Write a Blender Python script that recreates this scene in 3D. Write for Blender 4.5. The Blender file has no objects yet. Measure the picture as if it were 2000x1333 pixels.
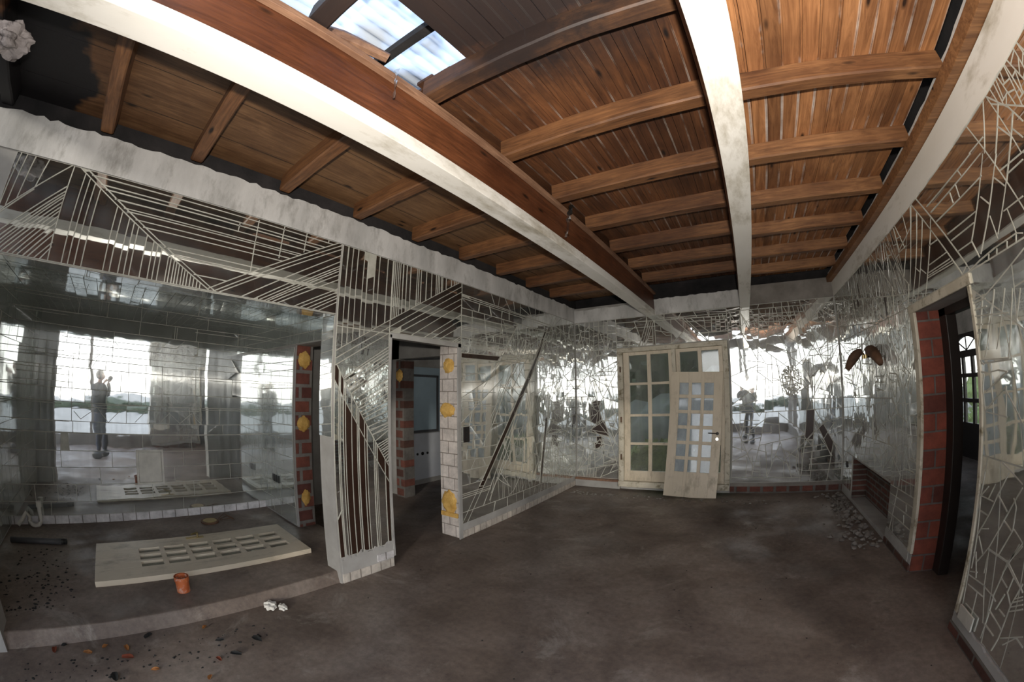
import bpy, bmesh, math, random
from mathutils import Vector, Matrix
random.seed(7)
C = bpy.context.scene.collection
S = bpy.context.scene
PI = math.pi
# ---------------------------------------------------------------- camera (fisheye)
cam = bpy.data.cameras.new('camera'); cam_o = bpy.data.objects.new('camera', cam); C.objects.link(cam_o)
cam.type = 'PANO'; cam.panorama_type = 'FISHEYE_LENS_POLYNOMIAL'
cam.sensor_width = 36.0; cam.sensor_height = 24.0
FMM = 764.015 * 36.0 / 2000.0
cam.fisheye_fov = math.radians(179)
cam.fisheye_polynomial_k0 = 0.0
cam.fisheye_polynomial_k1 = -1.0 / FMM
cam.fisheye_polynomial_k2 = -0.00056 / FMM ** 2
cam.fisheye_polynomial_k3 = 0.030457 / FMM ** 3
cam.fisheye_polynomial_k4 = 0.0
cam.clip_start = 0.02; cam.clip_end = 300
w = Vector((0.12745126, 0.57942028, -0.04664813))
R0 = Matrix(((1,0,0),(0,0,-1),(0,1,0)))
Rm = R0 @ Matrix.Rotation(w.length, 3, w.normalized())
cam_o.matrix_world = Matrix.Translation((0,0,1.6)) @ Rm.to_4x4()
S.camera = cam_o
# ---------------------------------------------------------------- view, world, sun
S.view_settings.view_transform = 'Standard'; S.view_settings.look = 'None'
S.view_settings.gamma = 1.0; S.view_settings.use_curve_mapping = False
S.view_settings.exposure = 0.32
S.cycles.max_bounces = 14; S.cycles.glossy_bounces = 10; S.cycles.diffuse_bounces = 4
S.cycles.transmission_bounces = 8; S.cycles.transparent_max_bounces = 12
S.cycles.sample_clamp_indirect = 6.0; S.cycles.caustics_reflective = True; S.cycles.caustics_refractive = False
S.cycles.blur_glossy = 0.5
W = bpy.data.worlds.new('sky'); S.world = W; W.use_nodes = True
nt = W.node_tree; nt.nodes.clear()
def N(nt, t, **k):
    n = nt.nodes.new(t)
    for a, b in k.items():
        if a == 'ins':
            for i, v in b.items(): n.inputs[i].default_value = v
        else: setattr(n, a, b)
    return n
wo = N(nt,'ShaderNodeOutputWorld'); wb = N(nt,'ShaderNodeBackground'); wc = N(nt,'ShaderNodeTexCoord')
wsx = N(nt,'ShaderNodeSeparateXYZ'); wr = N(nt,'ShaderNodeValToRGB')
e = wr.color_ramp.elements; e[0].position = 0.0; e[0].color = (1.0,0.98,0.95,1); e[1].position = 0.6; e[1].color = (0.62,0.74,0.95,1)
nt.links.new(wc.outputs['Generated'], wsx.inputs[0]); nt.links.new(wsx.outputs['Z'], wr.inputs[0])
nt.links.new(wr.outputs[0], wb.inputs[0]); wb.inputs[1].default_value = 3.3
nt.links.new(wb.outputs[0], wo.inputs[0])
sun = bpy.data.lights.new('low_sun','SUN'); sun.energy = 1.5; sun.angle = math.radians(5.0); sun.color = (1.0,0.93,0.82)
sun_o = bpy.data.objects.new('low_sun', sun); C.objects.link(sun_o)
sun_o.location = (6,-10,6)
sun_o.rotation_euler = Vector((-0.50,0.84,-0.20)).to_track_quat('-Z','Y').to_euler()
# the flash on the photographer's camera
fl = bpy.data.lights.new('camera_flash','SPOT'); fl.energy = 330; fl.color = (1.0,0.93,0.84); fl.shadow_soft_size = .03
fl_o = bpy.data.objects.new('camera_flash', fl); C.objects.link(fl_o); fl_o.location = (.10,-.12,1.74)
fl.spot_size = math.radians(172); fl.spot_blend = 1.0
fl_o.rotation_euler = Vector((-0.22,0.55,0.80)).to_track_quat('-Z','Y').to_euler()
# ---------------------------------------------------------------- materials
def mat(name):
    m = bpy.data.materials.new(name); m.use_nodes = True; t = m.node_tree; t.nodes.clear()
    o = N(t,'ShaderNodeOutputMaterial'); b = N(t,'ShaderNodeBsdfPrincipled'); t.links.new(b.outputs[0], o.inputs[0])
    return m, t, b, o
def coord(t, scale=(1,1,1), obj=True, rot=(0,0,0)):
    c = N(t,'ShaderNodeTexCoord'); mp = N(t,'ShaderNodeMapping'); mp.inputs['Scale'].default_value = scale; mp.inputs['Rotation'].default_value = rot
    t.links.new(c.outputs['Object'], mp.inputs[0]); return mp.outputs[0]
def noise(t, vec, scale, detail=6, rough=.6, dist=0):
    n = N(t,'ShaderNodeTexNoise'); n.inputs['Scale'].default_value = scale; n.inputs['Detail'].default_value = detail
    n.inputs['Roughness'].default_value = rough; n.inputs['Distortion'].default_value = dist
    t.links.new(vec, n.inputs['Vector']); return n.outputs['Fac']
def ramp(t, f, stops):
    r = N(t,'ShaderNodeValToRGB'); el = r.color_ramp.elements
    while len(el) < len(stops): el.new(0.5)
    for x, (p, c) in zip(el, stops): x.position = p; x.color = (*c, 1) if len(c) == 3 else c
    t.links.new(f, r.inputs[0]); return r.outputs[0]
def mixc(t, f, a, b, mode='MIX'):
    m = N(t,'ShaderNodeMix'); m.data_type = 'RGBA'; m.blend_type = mode
    for s, v in ((0,f),(6,a),(7,b)):
        if isinstance(v,(int,float)): m.inputs[s].default_value = v
        elif isinstance(v,tuple): m.inputs[s].default_value = (*v,1)
        else: t.links.new(v, m.inputs[s])
    return m.outputs[2]
def mth(t, op, a, b=0.0):
    m = N(t,'ShaderNodeMath', operation=op)
    for i, v in ((0,a),(1,b)):
        if isinstance(v,(int,float)): m.inputs[i].default_value = v
        else: t.links.new(v, m.inputs[i])
    return m.outputs[0]
def bump(t, b, h, st=.3, d=.01):
    n = N(t,'ShaderNodeBump'); n.inputs['Strength'].default_value = st; n.inputs['Distance'].default_value = d
    t.links.new(h, n.inputs['Height']); t.links.new(n.outputs[0], b.inputs['Normal']); return n
def axis(t, vec, k):
    s = N(t,'ShaderNodeSeparateXYZ'); t.links.new(vec, s.inputs[0]); return s.outputs[k]
def mottled(name, c1, c2, scale=4, rough=.85, bs=.3, stain=None, stretch=(1,1,1), metal=0):
    m, t, b, o = mat(name); v = coord(t, stretch)
    col = ramp(t, noise(t, v, scale), [(.3,c1),(.7,c2)])
    if stain: col = mixc(t, ramp(t, noise(t, coord(t,stretch), scale*2.3, 8, .7), [(.52,(0,0,0)),(.68,(1,1,1))]), col, stain)
    t.links.new(col, b.inputs['Base Color']); b.inputs['Roughness'].default_value = rough; b.inputs['Metallic'].default_value = metal
    if bs: bump(t, b, noise(t, v, scale*6), bs)
    return m
def flat(name, c, rough=.6, metal=0):
    m, t, b, o = mat(name); v = coord(t)
    t.links.new(ramp(t, noise(t, v, 9), [(.3,tuple(x*.82 for x in c)),(.7,tuple(min(1,x*1.1) for x in c))]), b.inputs['Base Color'])
    b.inputs['Roughness'].default_value = rough; b.inputs['Metallic'].default_value = metal; return m
def wood(name, dark, light, ax='y', plank=None, char=0.0, gap=(.75,.68,.6), seed=0, gloss=.6, seamk=.45, seamw=.475):
    """grain along one axis; optional pale seams between the planks and charred patches"""
    m, t, b, o = mat(name)
    st = {'y':(14,1.1,14),'x':(1.1,14,14),'z':(14,14,1.1)}[ax]
    v = coord(t, st); g = noise(t, v, 1.6+seed*.13, 9, .7, 1.2)
    col = ramp(t, g, [(.25,dark),(.5,tuple((a+c)/2 for a,c in zip(dark,light))),(.72,light)])
    big = noise(t, coord(t,(1,1,1)), 1.3+seed*.2, 4, .6)
    col = mixc(t, ramp(t, big, [(.35,(.45,.45,.45)),(.62,(1.05,1.0,.95))]), (1,1,1), col) if False else mixc(t, 1.0, col, ramp(t, big, [(.3,(.6,.5,.45)),(.65,(1.15,1.1,1.05))]), 'MULTIPLY')
    # knots
    vo = N(t,'ShaderNodeTexVoronoi'); vo.inputs['Scale'].default_value = 1.0
    ks = {'y':(7,2.2,7),'x':(2.2,7,7),'z':(7,7,2.2)}[ax]
    t.links.new(coord(t, ks), vo.inputs['Vector'])
    col = mixc(t, ramp(t, vo.outputs['Distance'], [(.05,(1,1,1)),(.13,(0,0,0))]), col, tuple(x*.25 for x in dark))
    if plank:
        rnd = N(t,'ShaderNodeTexWhiteNoise', noise_dimensions='1D')
        t.links.new(mth(t,'FLOOR', mth(t,'DIVIDE', axis(t, coord(t), plank[0]), plank[1])), rnd.inputs['W'])
        col = mixc(t, 1.0, col, ramp(t, rnd.outputs['Value'], [(0,(.62,.58,.55)),(1,(1.25,1.2,1.15))]), 'MULTIPLY')
        fr = mth(t,'FRACT', mth(t,'DIVIDE', axis(t, coord(t), plank[0]), plank[1]))
        ed = mth(t,'ABSOLUTE', mth(t,'SUBTRACT', fr, .5))
        seam = ramp(t, mth(t,'ADD', ed, mth(t,'MULTIPLY', noise(t, coord(t,(3,3,3)), 2.0), .06)), [(seamw,(0,0,0)),(.50,(1,1,1))])
        col = mixc(t, mth(t,'MULTIPLY', seam, ramp(t, noise(t, coord(t), 1.6), [(.45,(.0,.0,.0)),(.68,(seamk,seamk,seamk))])), col, gap)
        crack = ramp(t, ed, [(.488,(0,0,0)),(.496,(1,1,1))]); col = mixc(t, crack, col, (.01,.008,.006))
    if char:
        cx = noise(t, coord(t), 1.1, 5, .65)
        p = coord(t); dist = N(t,'ShaderNodeVectorMath', operation='DISTANCE'); t.links.new(p, dist.inputs[0]); dist.inputs[1].default_value = (-2.45,-1.10,3.2)
        dd = mth(t,'SUBTRACT', dist.outputs['Value'], mth(t,'MULTIPLY', cx, .9))
        col = mixc(t, ramp(t, dd, [(.12,(1,1,1)),(.19,(0,0,0))]), col, (.008,.007,.008))
        dist2 = N(t,'ShaderNodeVectorMath', operation='DISTANCE'); t.links.new(p, dist2.inputs[0]); dist2.inputs[1].default_value = (-.55,.45,3.3)
        dd2 = mth(t,'SUBTRACT', dist2.outputs['Value'], mth(t,'MULTIPLY', noise(t, coord(t), 2.4, 6, .7), 1.0))
        col = mixc(t, ramp(t, dd2, [(.25,(.95,.95,.95)),(.80,(0,0,0))]), col, (.012,.008,.008))
    t.links.new(col, b.inputs['Base Color']); b.inputs['Roughness'].default_value = gloss
    bump(t, b, g, .25, .004); return m
M = {}
M['plank_mid'] = wood('plank_mid', (.035,.014,.006), (.20,.088,.036), 'y', (0,.118), char=1)
M['plank_right'] = wood('plank_right', (.12,.045,.016), (.52,.27,.12), 'y', (0,.105), gap=(.74,.69,.64), seamk=.95, seamw=.425)
M['plank_left'] = wood('plank_left', (.07,.035,.015), (.25,.15,.075), 'y', (0,.42), char=1, gap=(.05,.03,.02), seed=2)
M['joist'] = wood('joist', (.075,.030,.012), (.36,.185,.080), 'x', seed=3)
M['joist_shade_char'] = wood('joist_shade_char', (.05,.021,.009), (.25,.118,.047), 'x', char=1, seed=4)  # shaded copy of joist: bay dimness put into the colour, with real char
M['beam_wood'] = wood('beam_wood', (.04,.014,.006), (.17,.060,.024), 'y', seed=1, gloss=.45)
M['ledge'] = wood('ledge', (.12,.06,.035), (.36,.22,.14), 'y', seed=5)
M['white_paint'] = mottled('white_paint', (.70,.67,.60), (.83,.81,.76), 1.5, .6, .1, (.42,.38,.30), (1,.35,1))
M['plaster_band'] = mottled('plaster_band', (.36,.355,.34), (.66,.65,.63), 2.6, .9, .5, (.30,.29,.27), (1,1,.4))
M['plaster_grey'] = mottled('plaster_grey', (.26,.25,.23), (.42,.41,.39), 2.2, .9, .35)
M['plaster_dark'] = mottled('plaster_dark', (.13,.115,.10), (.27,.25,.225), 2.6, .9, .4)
M['burnt'] = mottled('burnt', (.006,.006,.007), (.03,.026,.026), 3, .95, .8)
M['burnt_wall'] = mottled('burnt_wall', (.30,.27,.26), (.55,.5,.5), 5, .9, .6, (.04,.03,.03))
M['grout'] = mottled('grout', (.34,.33,.28), (.52,.51,.45), 7, .8, .2)
M['rust'] = mottled('rust', (.05,.025,.012), (.15,.075,.04), 6, .8, .2)
M['foam'] = mottled('foam', (.55,.30,.06), (.80,.52,.16), 14, .8, .9)
M['cream'] = mottled('cream', (.50,.43,.32), (.64,.56,.44), 2.0, .5, .08, (.34,.29,.21), (1,1,.5))
M['cream_worn'] = mottled('cream_worn', (.40,.36,.28), (.60,.56,.46), 4, .7, .3, (.16,.13,.07))
M['dark_frame'] = flat('dark_frame', (.018,.013,.011), .5)
M['steel'] = flat('steel', (.62,.62,.60), .3, 1)
M['brass'] = flat('brass', (.45,.36,.18), .45, 1)
M['black'] = flat('black', (.012,.012,.012), .5)
M['white_plastic'] = flat('white_plastic', (.56,.54,.48), .5)
M['grey_plastic'] = flat('grey_plastic', (.07,.07,.075), .5)
M['orange'] = mottled('orange', (.42,.09,.025), (.62,.17,.05), 9, .6, .1, (.55,.5,.45))
M['paper'] = flat('paper', (.72,.70,.64), .8)
M['leaf_red'] = flat('leaf_red', (.17,.035,.012), .7); M['leaf_orange'] = flat('leaf_orange', (.30,.12,.03), .7); M['leaf_black'] = flat('leaf_black', (.012,.012,.011), .8)
M['jacket'] = flat('jacket', (.022,.026,.036), .7); M['jeans'] = flat('jeans', (.03,.036,.06), .8); M['skin'] = flat('skin', (.55,.32,.23), .5); M['hair'] = flat('hair', (.02,.014,.01), .6)
M['bark'] = mottled('bark', (.03,.022,.016), (.09,.07,.05), 6, .9, .6, None, (1,1,.3))
M['hedge'] = mottled('hedge', (.008,.014,.006), (.045,.06,.025), 5, .95, 1.0)
M['foliage'] = mottled('foliage', (.09,.14,.03), (.30,.38,.12), 9, .9, .8)
M['bank'] = mottled('bank', (.045,.05,.038), (.12,.125,.10), 3, .95, .8, (.055,.075,.03))
M['terrace'] = mottled('terrace', (.17,.155,.135), (.28,.26,.23), 1.5, .9, .2)
M['brown_shard'] = flat('brown_shard', (.035,.018,.012), .25)
def floor_mat():
    m, t, b, o = mat('floor'); v = coord(t)
    col = ramp(t, noise(t, v, 1.1, 8, .62, .4), [(.3,(.085,.062,.048)),(.5,(.165,.128,.104)),(.72,(.27,.228,.192))])
    col = mixc(t, 1.0, col, ramp(t, noise(t, v, 22, 8, .7), [(.3,(.72,.72,.72)),(.7,(1.2,1.2,1.2))]), 'MULTIPLY')
    lt = ramp(t, noise(t, coord(t), 1.7, 10, .75, .6), [(.56,(0,0,0)),(.70,(.75,.75,.75))]); col = mixc(t, lt, col, (.34,.31,.27))
    dk = ramp(t, noise(t, coord(t), 5.0, 8, .7), [(.60,(0,0,0)),(.74,(.7,.7,.7))]); col = mixc(t, dk, col, (.04,.028,.022))
    y = axis(t, coord(t), 1); x = axis(t, coord(t), 0)
    ms = mth(t,'MULTIPLY', ramp(t, mth(t,'ADD', mth(t,'DIVIDE', y, 7.0), mth(t,'MULTIPLY', noise(t, coord(t), 3.0), .12)), [(.86,(0,0,0)),(.93,(1,1,1))]),
             ramp(t, mth(t,'ABSOLUTE', mth(t,'ADD', x, .8)), [(.5,(1,1,1)),(1.2,(0,0,0))]))
    col = mixc(t, mth(t,'MULTIPLY', ms, .8), col, (.035,.05,.012))
    t.links.new(col, b.inputs['Base Color'])
    t.links.new(ramp(t, noise(t, v, 1.4, 5), [(.35,(.45,.45,.45)),(.65,(.85,.85,.85))]), b.inputs['Roughness'])
    bump(t, b, noise(t, v, 14, 9, .7), .35, .006); return m
M['floor'] = floor_mat()
def brick_mat(name, c1, c2, mortar, w=.25, h=.135, plane='x', ms=.012):
    """plane = axis the wall faces"""
    m, t, b, o = mat(name); c = N(t,'ShaderNodeTexCoord'); s = N(t,'ShaderNodeSeparateXYZ'); t.links.new(c.outputs['Object'], s.inputs[0])
    cb = N(t,'ShaderNodeCombineXYZ'); t.links.new(s.outputs[1 if plane=='x' else 0], cb.inputs[0]); t.links.new(s.outputs[2], cb.inputs[1])
    br = N(t,'ShaderNodeTexBrick'); t.links.new(cb.outputs[0], br.inputs['Vector'])
    br.inputs['Scale'].default_value = 1; br.inputs['Brick Width'].default_value = w; br.inputs['Row Height'].default_value = h
    br.inputs['Mortar Size'].default_value = ms; br.inputs['Mortar Smooth'].default_value = .3
    br.inputs['Color1'].default_value = (*c1,1); br.inputs['Color2'].default_value = (*c2,1); br.inputs['Mortar'].default_value = (*mortar,1)
    col = mixc(t, 1.0, br.outputs['Color'], ramp(t, noise(t, coord(t,(1,1,1)), 7, 8, .7), [(.3,(.6,.6,.6)),(.7,(1.25,1.25,1.25))]), 'MULTIPLY')
    t.links.new(col, b.inputs['Base Color']); b.inputs['Roughness'].default_value = .85
    bump(t, b, mth(t,'ADD', mth(t,'MULTIPLY', br.outputs['Fac'], -1.0), mth(t,'MULTIPLY', noise(t, coord(t,(40,40,4)), 1.0), .3)), .6, .008); return m
M['brick_y'] = brick_mat('brick_y', (.24,.06,.035), (.10,.028,.02), (.12,.10,.09), .30, .142, 'y', .009)
M['brick_x'] = brick_mat('brick_x', (.22,.07,.045), (.12,.04,.03), (.20,.18,.16), .26, .15, 'x', .022)
M['tile_y'] = brick_mat('tile_y', (.60,.54,.49), (.68,.62,.57), (.30,.26,.22), .17, .135, 'y', .006)
M['tile_x'] = brick_mat('tile_x', (.56,.54,.54), (.62,.60,.60), (.22,.2,.18), .155, .2, 'x', .006)
M['tile_foot'] = brick_mat('tile_foot', (.46,.42,.37), (.53,.48,.42), (.25,.22,.19), .11, .4, 'x', .006)
def mirror_mat(name, tint=(.86,.88,.86), dust=.11, rough=.025, streak=.8, wave=.11):
    """silvered glass under a film of dust that has run down in vertical streaks"""
    m, t, b, o = mat(name); t.nodes.remove(b)
    g1 = N(t,'ShaderNodeBsdfAnisotropic'); g1.inputs['Color'].default_value = (*tint,1); g1.inputs['Roughness'].default_value = rough
    g2 = N(t,'ShaderNodeBsdfAnisotropic'); g2.inputs['Color'].default_value = (*tint,1); g2.inputs['Roughness'].default_value = .26; g2.inputs['Anisotropy'].default_value = .85; tg = N(t,'ShaderNodeTangent', direction_type='RADIAL', axis='Z'); t.links.new(tg.outputs[0], g2.inputs['Tangent']); g2.inputs['Rotation'].default_value = .25
    df = N(t,'ShaderNodeBsdfDiffuse'); df.inputs['Color'].default_value = (.50,.53,.50,1)
    v = coord(t); st = noise(t, coord(t,(16,16,.8)), 1.0, 6, .65); pt = noise(t, v, 1.3, 4, .6)
    wv = N(t,'ShaderNodeBump'); wv.inputs['Strength'].default_value = wave; wv.inputs['Distance'].default_value = .01; t.links.new(noise(t, coord(t,(1.2,1.2,2.6)), 2.2, 2, .4), wv.inputs['Height'])
    t.links.new(wv.outputs[0], g1.inputs['Normal']); t.links.new(wv.outputs[0], g2.inputs['Normal'])
    mx = N(t,'ShaderNodeMixShader'); t.links.new(mth(t,'MULTIPLY', ramp(t, mth(t,'ADD', mth(t,'MULTIPLY', st, .6), mth(t,'MULTIPLY', pt, .4)), [(.38,(.12,.12,.12)),(.66,(.85,.85,.85))]), .6*streak), mx.inputs[0])
    t.links.new(g1.outputs[0], mx.inputs[1]); t.links.new(g2.outputs[0], mx.inputs[2])
    m2 = N(t,'ShaderNodeMixShader'); t.links.new(mth(t,'MULTIPLY', ramp(t, mth(t,'ADD', mth(t,'MULTIPLY', st, .5), mth(t,'MULTIPLY', pt, .5)), [(.35,(.35,.35,.35)),(.66,(1.6,1.6,1.6))]), dust), m2.inputs[0])
    t.links.new(mx.outputs[0], m2.inputs[1]); t.links.new(df.outputs[0], m2.inputs[2]); t.links.new(m2.outputs[0], o.inputs[0]); return m
M['mirror'] = mirror_mat('mirror')
M['mirror_clean'] = mirror_mat('mirror_clean', dust=.035, rough=.02, streak=.3, wave=.06)
M['brick_recess'] = brick_mat('brick_recess', (.13,.045,.032), (.06,.03,.022), (.13,.12,.105), .24, .07, 'x', .012)
M['brick_dull'] = brick_mat('brick_dull', (.15,.05,.035), (.06,.03,.022), (.12,.11,.10), .20, .15, 'y', .025)
M['mirror_dusty'] = mirror_mat('mirror_dusty', tint=(.80,.83,.80), dust=.30, rough=.05)
def glass_mat(name, tint, dirt, dcol):
    m, t, b, o = mat(name); t.nodes.remove(b)
    tr = N(t,'ShaderNodeBsdfTransparent'); tr.inputs['Color'].default_value = (*tint,1)
    g = N(t,'ShaderNodeBsdfAnisotropic'); g.inputs['Roughness'].default_value = .04
    df = N(t,'ShaderNodeBsdfDiffuse'); df.inputs['Color'].default_value = (*dcol,1)
    a = N(t,'ShaderNodeMixShader'); a.inputs[0].default_value = .12; t.links.new(tr.outputs[0], a.inputs[1]); t.links.new(g.outputs[0], a.inputs[2])
    c = N(t,'ShaderNodeMixShader'); t.links.new(mth(t,'MULTIPLY', ramp(t, noise(t, coord(t,(1,1,.5)), 3.2, 6, .7), [(.3,(.4,.4,.4)),(.7,(1.4,1.4,1.4))]), dirt), c.inputs[0])
    t.links.new(a.outputs[0], c.inputs[1]); t.links.new(df.outputs[0], c.inputs[2]); t.links.new(c.outputs[0], o.inputs[0]); return m
M['pane'] = glass_mat('pane', (.88,.9,.88), .22, (.27,.28,.26))
M['pane_frost'] = glass_mat('pane_frost', (.8,.85,.88), .6, (.50,.56,.60))
def sheet_mat():
    m, t, b, o = mat('sheet'); t.nodes.remove(b)
    tl = N(t,'ShaderNodeBsdfTranslucent'); tl.inputs['Color'].default_value = (.72,.77,.83,1); g = N(t,'ShaderNodeBsdfDiffuse'); g.inputs['Color'].default_value = (.6,.65,.7,1)
    a = N(t,'ShaderNodeMixShader'); t.links.new(ramp(t, noise(t, coord(t), 2.5, 3), [(.4,(.1,.1,.1)),(.6,(.8,.8,.8))]), a.inputs[0]); t.links.new(tl.outputs[0], a.inputs[1]); t.links.new(g.outputs[0], a.inputs[2]); t.links.new(a.outputs[0], o.inputs[0]); return m
M['sheet'] = sheet_mat()
# ---------------------------------------------------------------- mesh helpers
def box(bm, x0, x1, y0, y1, z0, z1, mtx=None):
    v = [bm.verts.new(p) for p in ((x0,y0,z0),(x1,y0,z0),(x1,y1,z0),(x0,y1,z0),(x0,y0,z1),(x1,y0,z1),(x1,y1,z1),(x0,y1,z1))]
    if mtx is not None:
        for a in v: a.co = mtx @ a.co
    for f in ((0,3,2,1),(4,5,6,7),(0,1,5,4),(1,2,6,5),(2,3,7,6),(3,0,4,7)): bm.faces.new([v[i] for i in f])
    return v
def boxes(*bs, mtx=None):
    bm = bmesh.new()
    for b in bs: box(bm, *b, mtx=mtx)
    return bm
def link(name, bm, m, parent=None, bevel=0, smooth=False, loc=None):
    bmesh.ops.recalc_face_normals(bm, faces=bm.faces[:])
    me = bpy.data.meshes.new(name); bm.to_mesh(me); bm.free()
    if smooth:
        for p in me.polygons: p.use_smooth = True
    me.materials.append(M[m] if isinstance(m,str) else m)
    o = bpy.data.objects.new(name, me); C.objects.link(o)
    if parent: o.parent = parent
    if loc: o.location = loc
    if bevel:
        b = o.modifiers.new('bevel','BEVEL'); b.width = bevel; b.segments = 2; b.limit_method = 'ANGLE'
    return o
def tag(o, label, cat, group=None, kind=None):
    o['label'] = label; o['category'] = cat
    if group: o['group'] = group
    if kind: o['kind'] = kind
    return o
def struct(name, bm, m, bevel=0):
    o = link(name, bm, m, bevel=bevel); o['kind'] = 'structure'; return o
def thing(name, label, cat, loc=(0,0,0), rot=(0,0,0), group=None):
    o = bpy.data.objects.new(name, None); C.objects.link(o); o.location = loc; o.rotation_euler = rot; o.empty_display_size = .1
    return tag(o, label, cat, group)
def rough_box(bm, x0, x1, y0, y1, z0, z1, n, ax, amp, side='top'):
    """box long along one axis whose top (or bottom) edge is ragged"""
    pts = []
    for i in range(n+1):
        f = i/n; j = random.uniform(-amp, amp)
        if ax == 'y': y = y0+(y1-y0)*f; ring = [(x0,y,z0-(j if side=='bottom' else 0)),(x1,y,z0-(j if side=='bottom' else 0)),(x1,y,z1+(j if side=='top' else 0)),(x0,y,z1+(j if side=='top' else 0))]
        else: x = x0+(x1-x0)*f; ring = [(x,y0,z0-(j if side=='bottom' else 0)),(x,y1,z0-(j if side=='bottom' else 0)),(x,y1,z1+(j if side=='top' else 0)),(x,y0,z1+(j if side=='top' else 0))]
        pts.append([bm.verts.new(p) for p in ring])
    for a, b in zip(pts, pts[1:]):
        for k in range(4): bm.faces.new((a[k], a[(k+1)%4], b[(k+1)%4], b[k]))
    bm.faces.new(pts[0]); bm.faces.new(pts[-1][::-1])
def tube(bm, pts, r, n=12, cap=True):
    rings = []; pts = [Vector(p) for p in pts]; up = Vector((0,0,1))
    for i, p in enumerate(pts):
        d = (pts[min(i+1,len(pts)-1)] - pts[max(i-1,0)]).normalized()
        a = d.cross(up if abs(d.z) < .95 else Vector((1,0,0))).normalized(); b = d.cross(a)
        rr = r[i] if isinstance(r,(list,tuple)) else r
        rings.append([bm.verts.new(p + a*math.cos(2*PI*k/n)*rr + b*math.sin(2*PI*k/n)*rr) for k in range(n)])
    for A, B in zip(rings, rings[1:]):
        for k in range(n): bm.faces.new((A[k],A[(k+1)%n],B[(k+1)%n],B[k]))
    if cap: bm.faces.new(rings[0]); bm.faces.new(rings[-1][::-1])
def blob(bm, c, r, sub=3, amp=.25, seed=0):
    n0 = len(bm.verts); bmesh.ops.create_icosphere(bm, subdivisions=sub, radius=1.0); bm.verts.ensure_lookup_table()
    rnd = random.Random(seed); ph = [rnd.uniform(0,6.3) for _ in range(6)]
    for v in bm.verts[n0:]:
        p = v.co.copy(); k = 1 + amp*(math.sin(p.x*5+ph[0])*math.sin(p.y*6+ph[1])+.6*math.sin(p.z*9+ph[2])*math.sin(p.x*8+ph[3])+rnd.uniform(-.2,.2))
        v.co = Vector((c[0]+p.x*r[0]*k, c[1]+p.y*r[1]*k, c[2]+p.z*r[2]*k))
# ---------------------------------------------------------------- mosaic: a wall polygon broken into mirror shards
def clip(poly, a, b, keep):
    """part of a convex polygon on one side of line a-b"""
    out = []; nx, ny = -(b[1]-a[1]), b[0]-a[0]
    s = [((p[0]-a[0])*nx+(p[1]-a[1])*ny)*keep for p in poly]
    for i, p in enumerate(poly):
        q = poly[(i+1)%len(poly)]; si, sj = s[i], s[(i+1)%len(poly)]
        if si >= 0: out.append(p)
        if si*sj < 0: f = si/(si-sj); out.append((p[0]+(q[0]-p[0])*f, p[1]+(q[1]-p[1])*f))
    return out
def area(p): return .5*sum(p[i][0]*p[(i+1)%len(p)][1]-p[(i+1)%len(p)][0]*p[i][1] for i in range(len(p)))
def chord(poly, a, d):
    lo, hi = -1e9, 1e9; w = 1 if area(poly) > 0 else -1
    for i, p in enumerate(poly):
        q = poly[(i+1)%len(poly)]; nx, ny = -(q[1]-p[1])*w, (q[0]-p[0])*w
        den = d[0]*nx+d[1]*ny; num = (p[0]-a[0])*nx+(p[1]-a[1])*ny
        if abs(den) < 1e-12:
            if num > 0: return None
        elif den > 0: lo = max(lo, num/den)
        else: hi = min(hi, num/den)
    return (lo, hi) if hi > lo else None
def split_by(cells, seg, frac=.5):
    a, b = (seg[0],seg[1]), (seg[2],seg[3]); L = math.hypot(b[0]-a[0], b[1]-a[1])
    if L < .01: return cells
    d = ((b[0]-a[0])/L, (b[1]-a[1])/L); out = []
    for c in cells:
        ch = chord(c, a, d)
        if ch and ch[1]-ch[0] > .012:
            ov = min(ch[1],L)-max(ch[0],0)
            if ov > frac*(ch[1]-ch[0]):
                p, q = clip(c,a,b,1), clip(c,a,b,-1)
                if len(p) > 2 and len(q) > 2 and abs(area(p)) > 2e-5 and abs(area(q)) > 2e-5: out += [p,q]; continue
        out.append(c)
    return out
def crack(cells, amax, rnd, vertical=.5, mode='shard'):
    out = []; todo = list(cells)
    while todo:
        c = todo.pop(); A = abs(area(c))
        am = amax(sum(p[0] for p in c)/len(c), sum(p[1] for p in c)/len(c)) if callable(amax) else amax
        if A <= am*rnd.uniform(.5,1.6): out.append(c); continue
        cx, cy = sum(p[0] for p in c)/len(c), sum(p[1] for p in c)/len(c)
        w_, h_ = max(p[0] for p in c)-min(p[0] for p in c), max(p[1] for p in c)-min(p[1] for p in c)
        if mode == 'brick': th = 0 if h_ > .22 else PI/2
        elif w_ > 2.2*h_: th = PI/2 + rnd.gauss(0,.35)
        elif h_ > (4 if vertical > .6 else 2.2)*w_: th = rnd.gauss(0,.5)
        else: th = PI/2 + rnd.gauss(0,.22) if rnd.random() < vertical else rnd.gauss(0,.7)
        a = (cx+rnd.uniform(-.15,.15)*w_, cy+rnd.uniform(-.15,.15)*h_); b = (a[0]+math.cos(th), a[1]+math.sin(th))
        p, q = clip(c,a,b,1), clip(c,a,b,-1)
        if len(p) > 2 and len(q) > 2: todo += [p,q]
        else: out.append(c)
    return out
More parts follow.
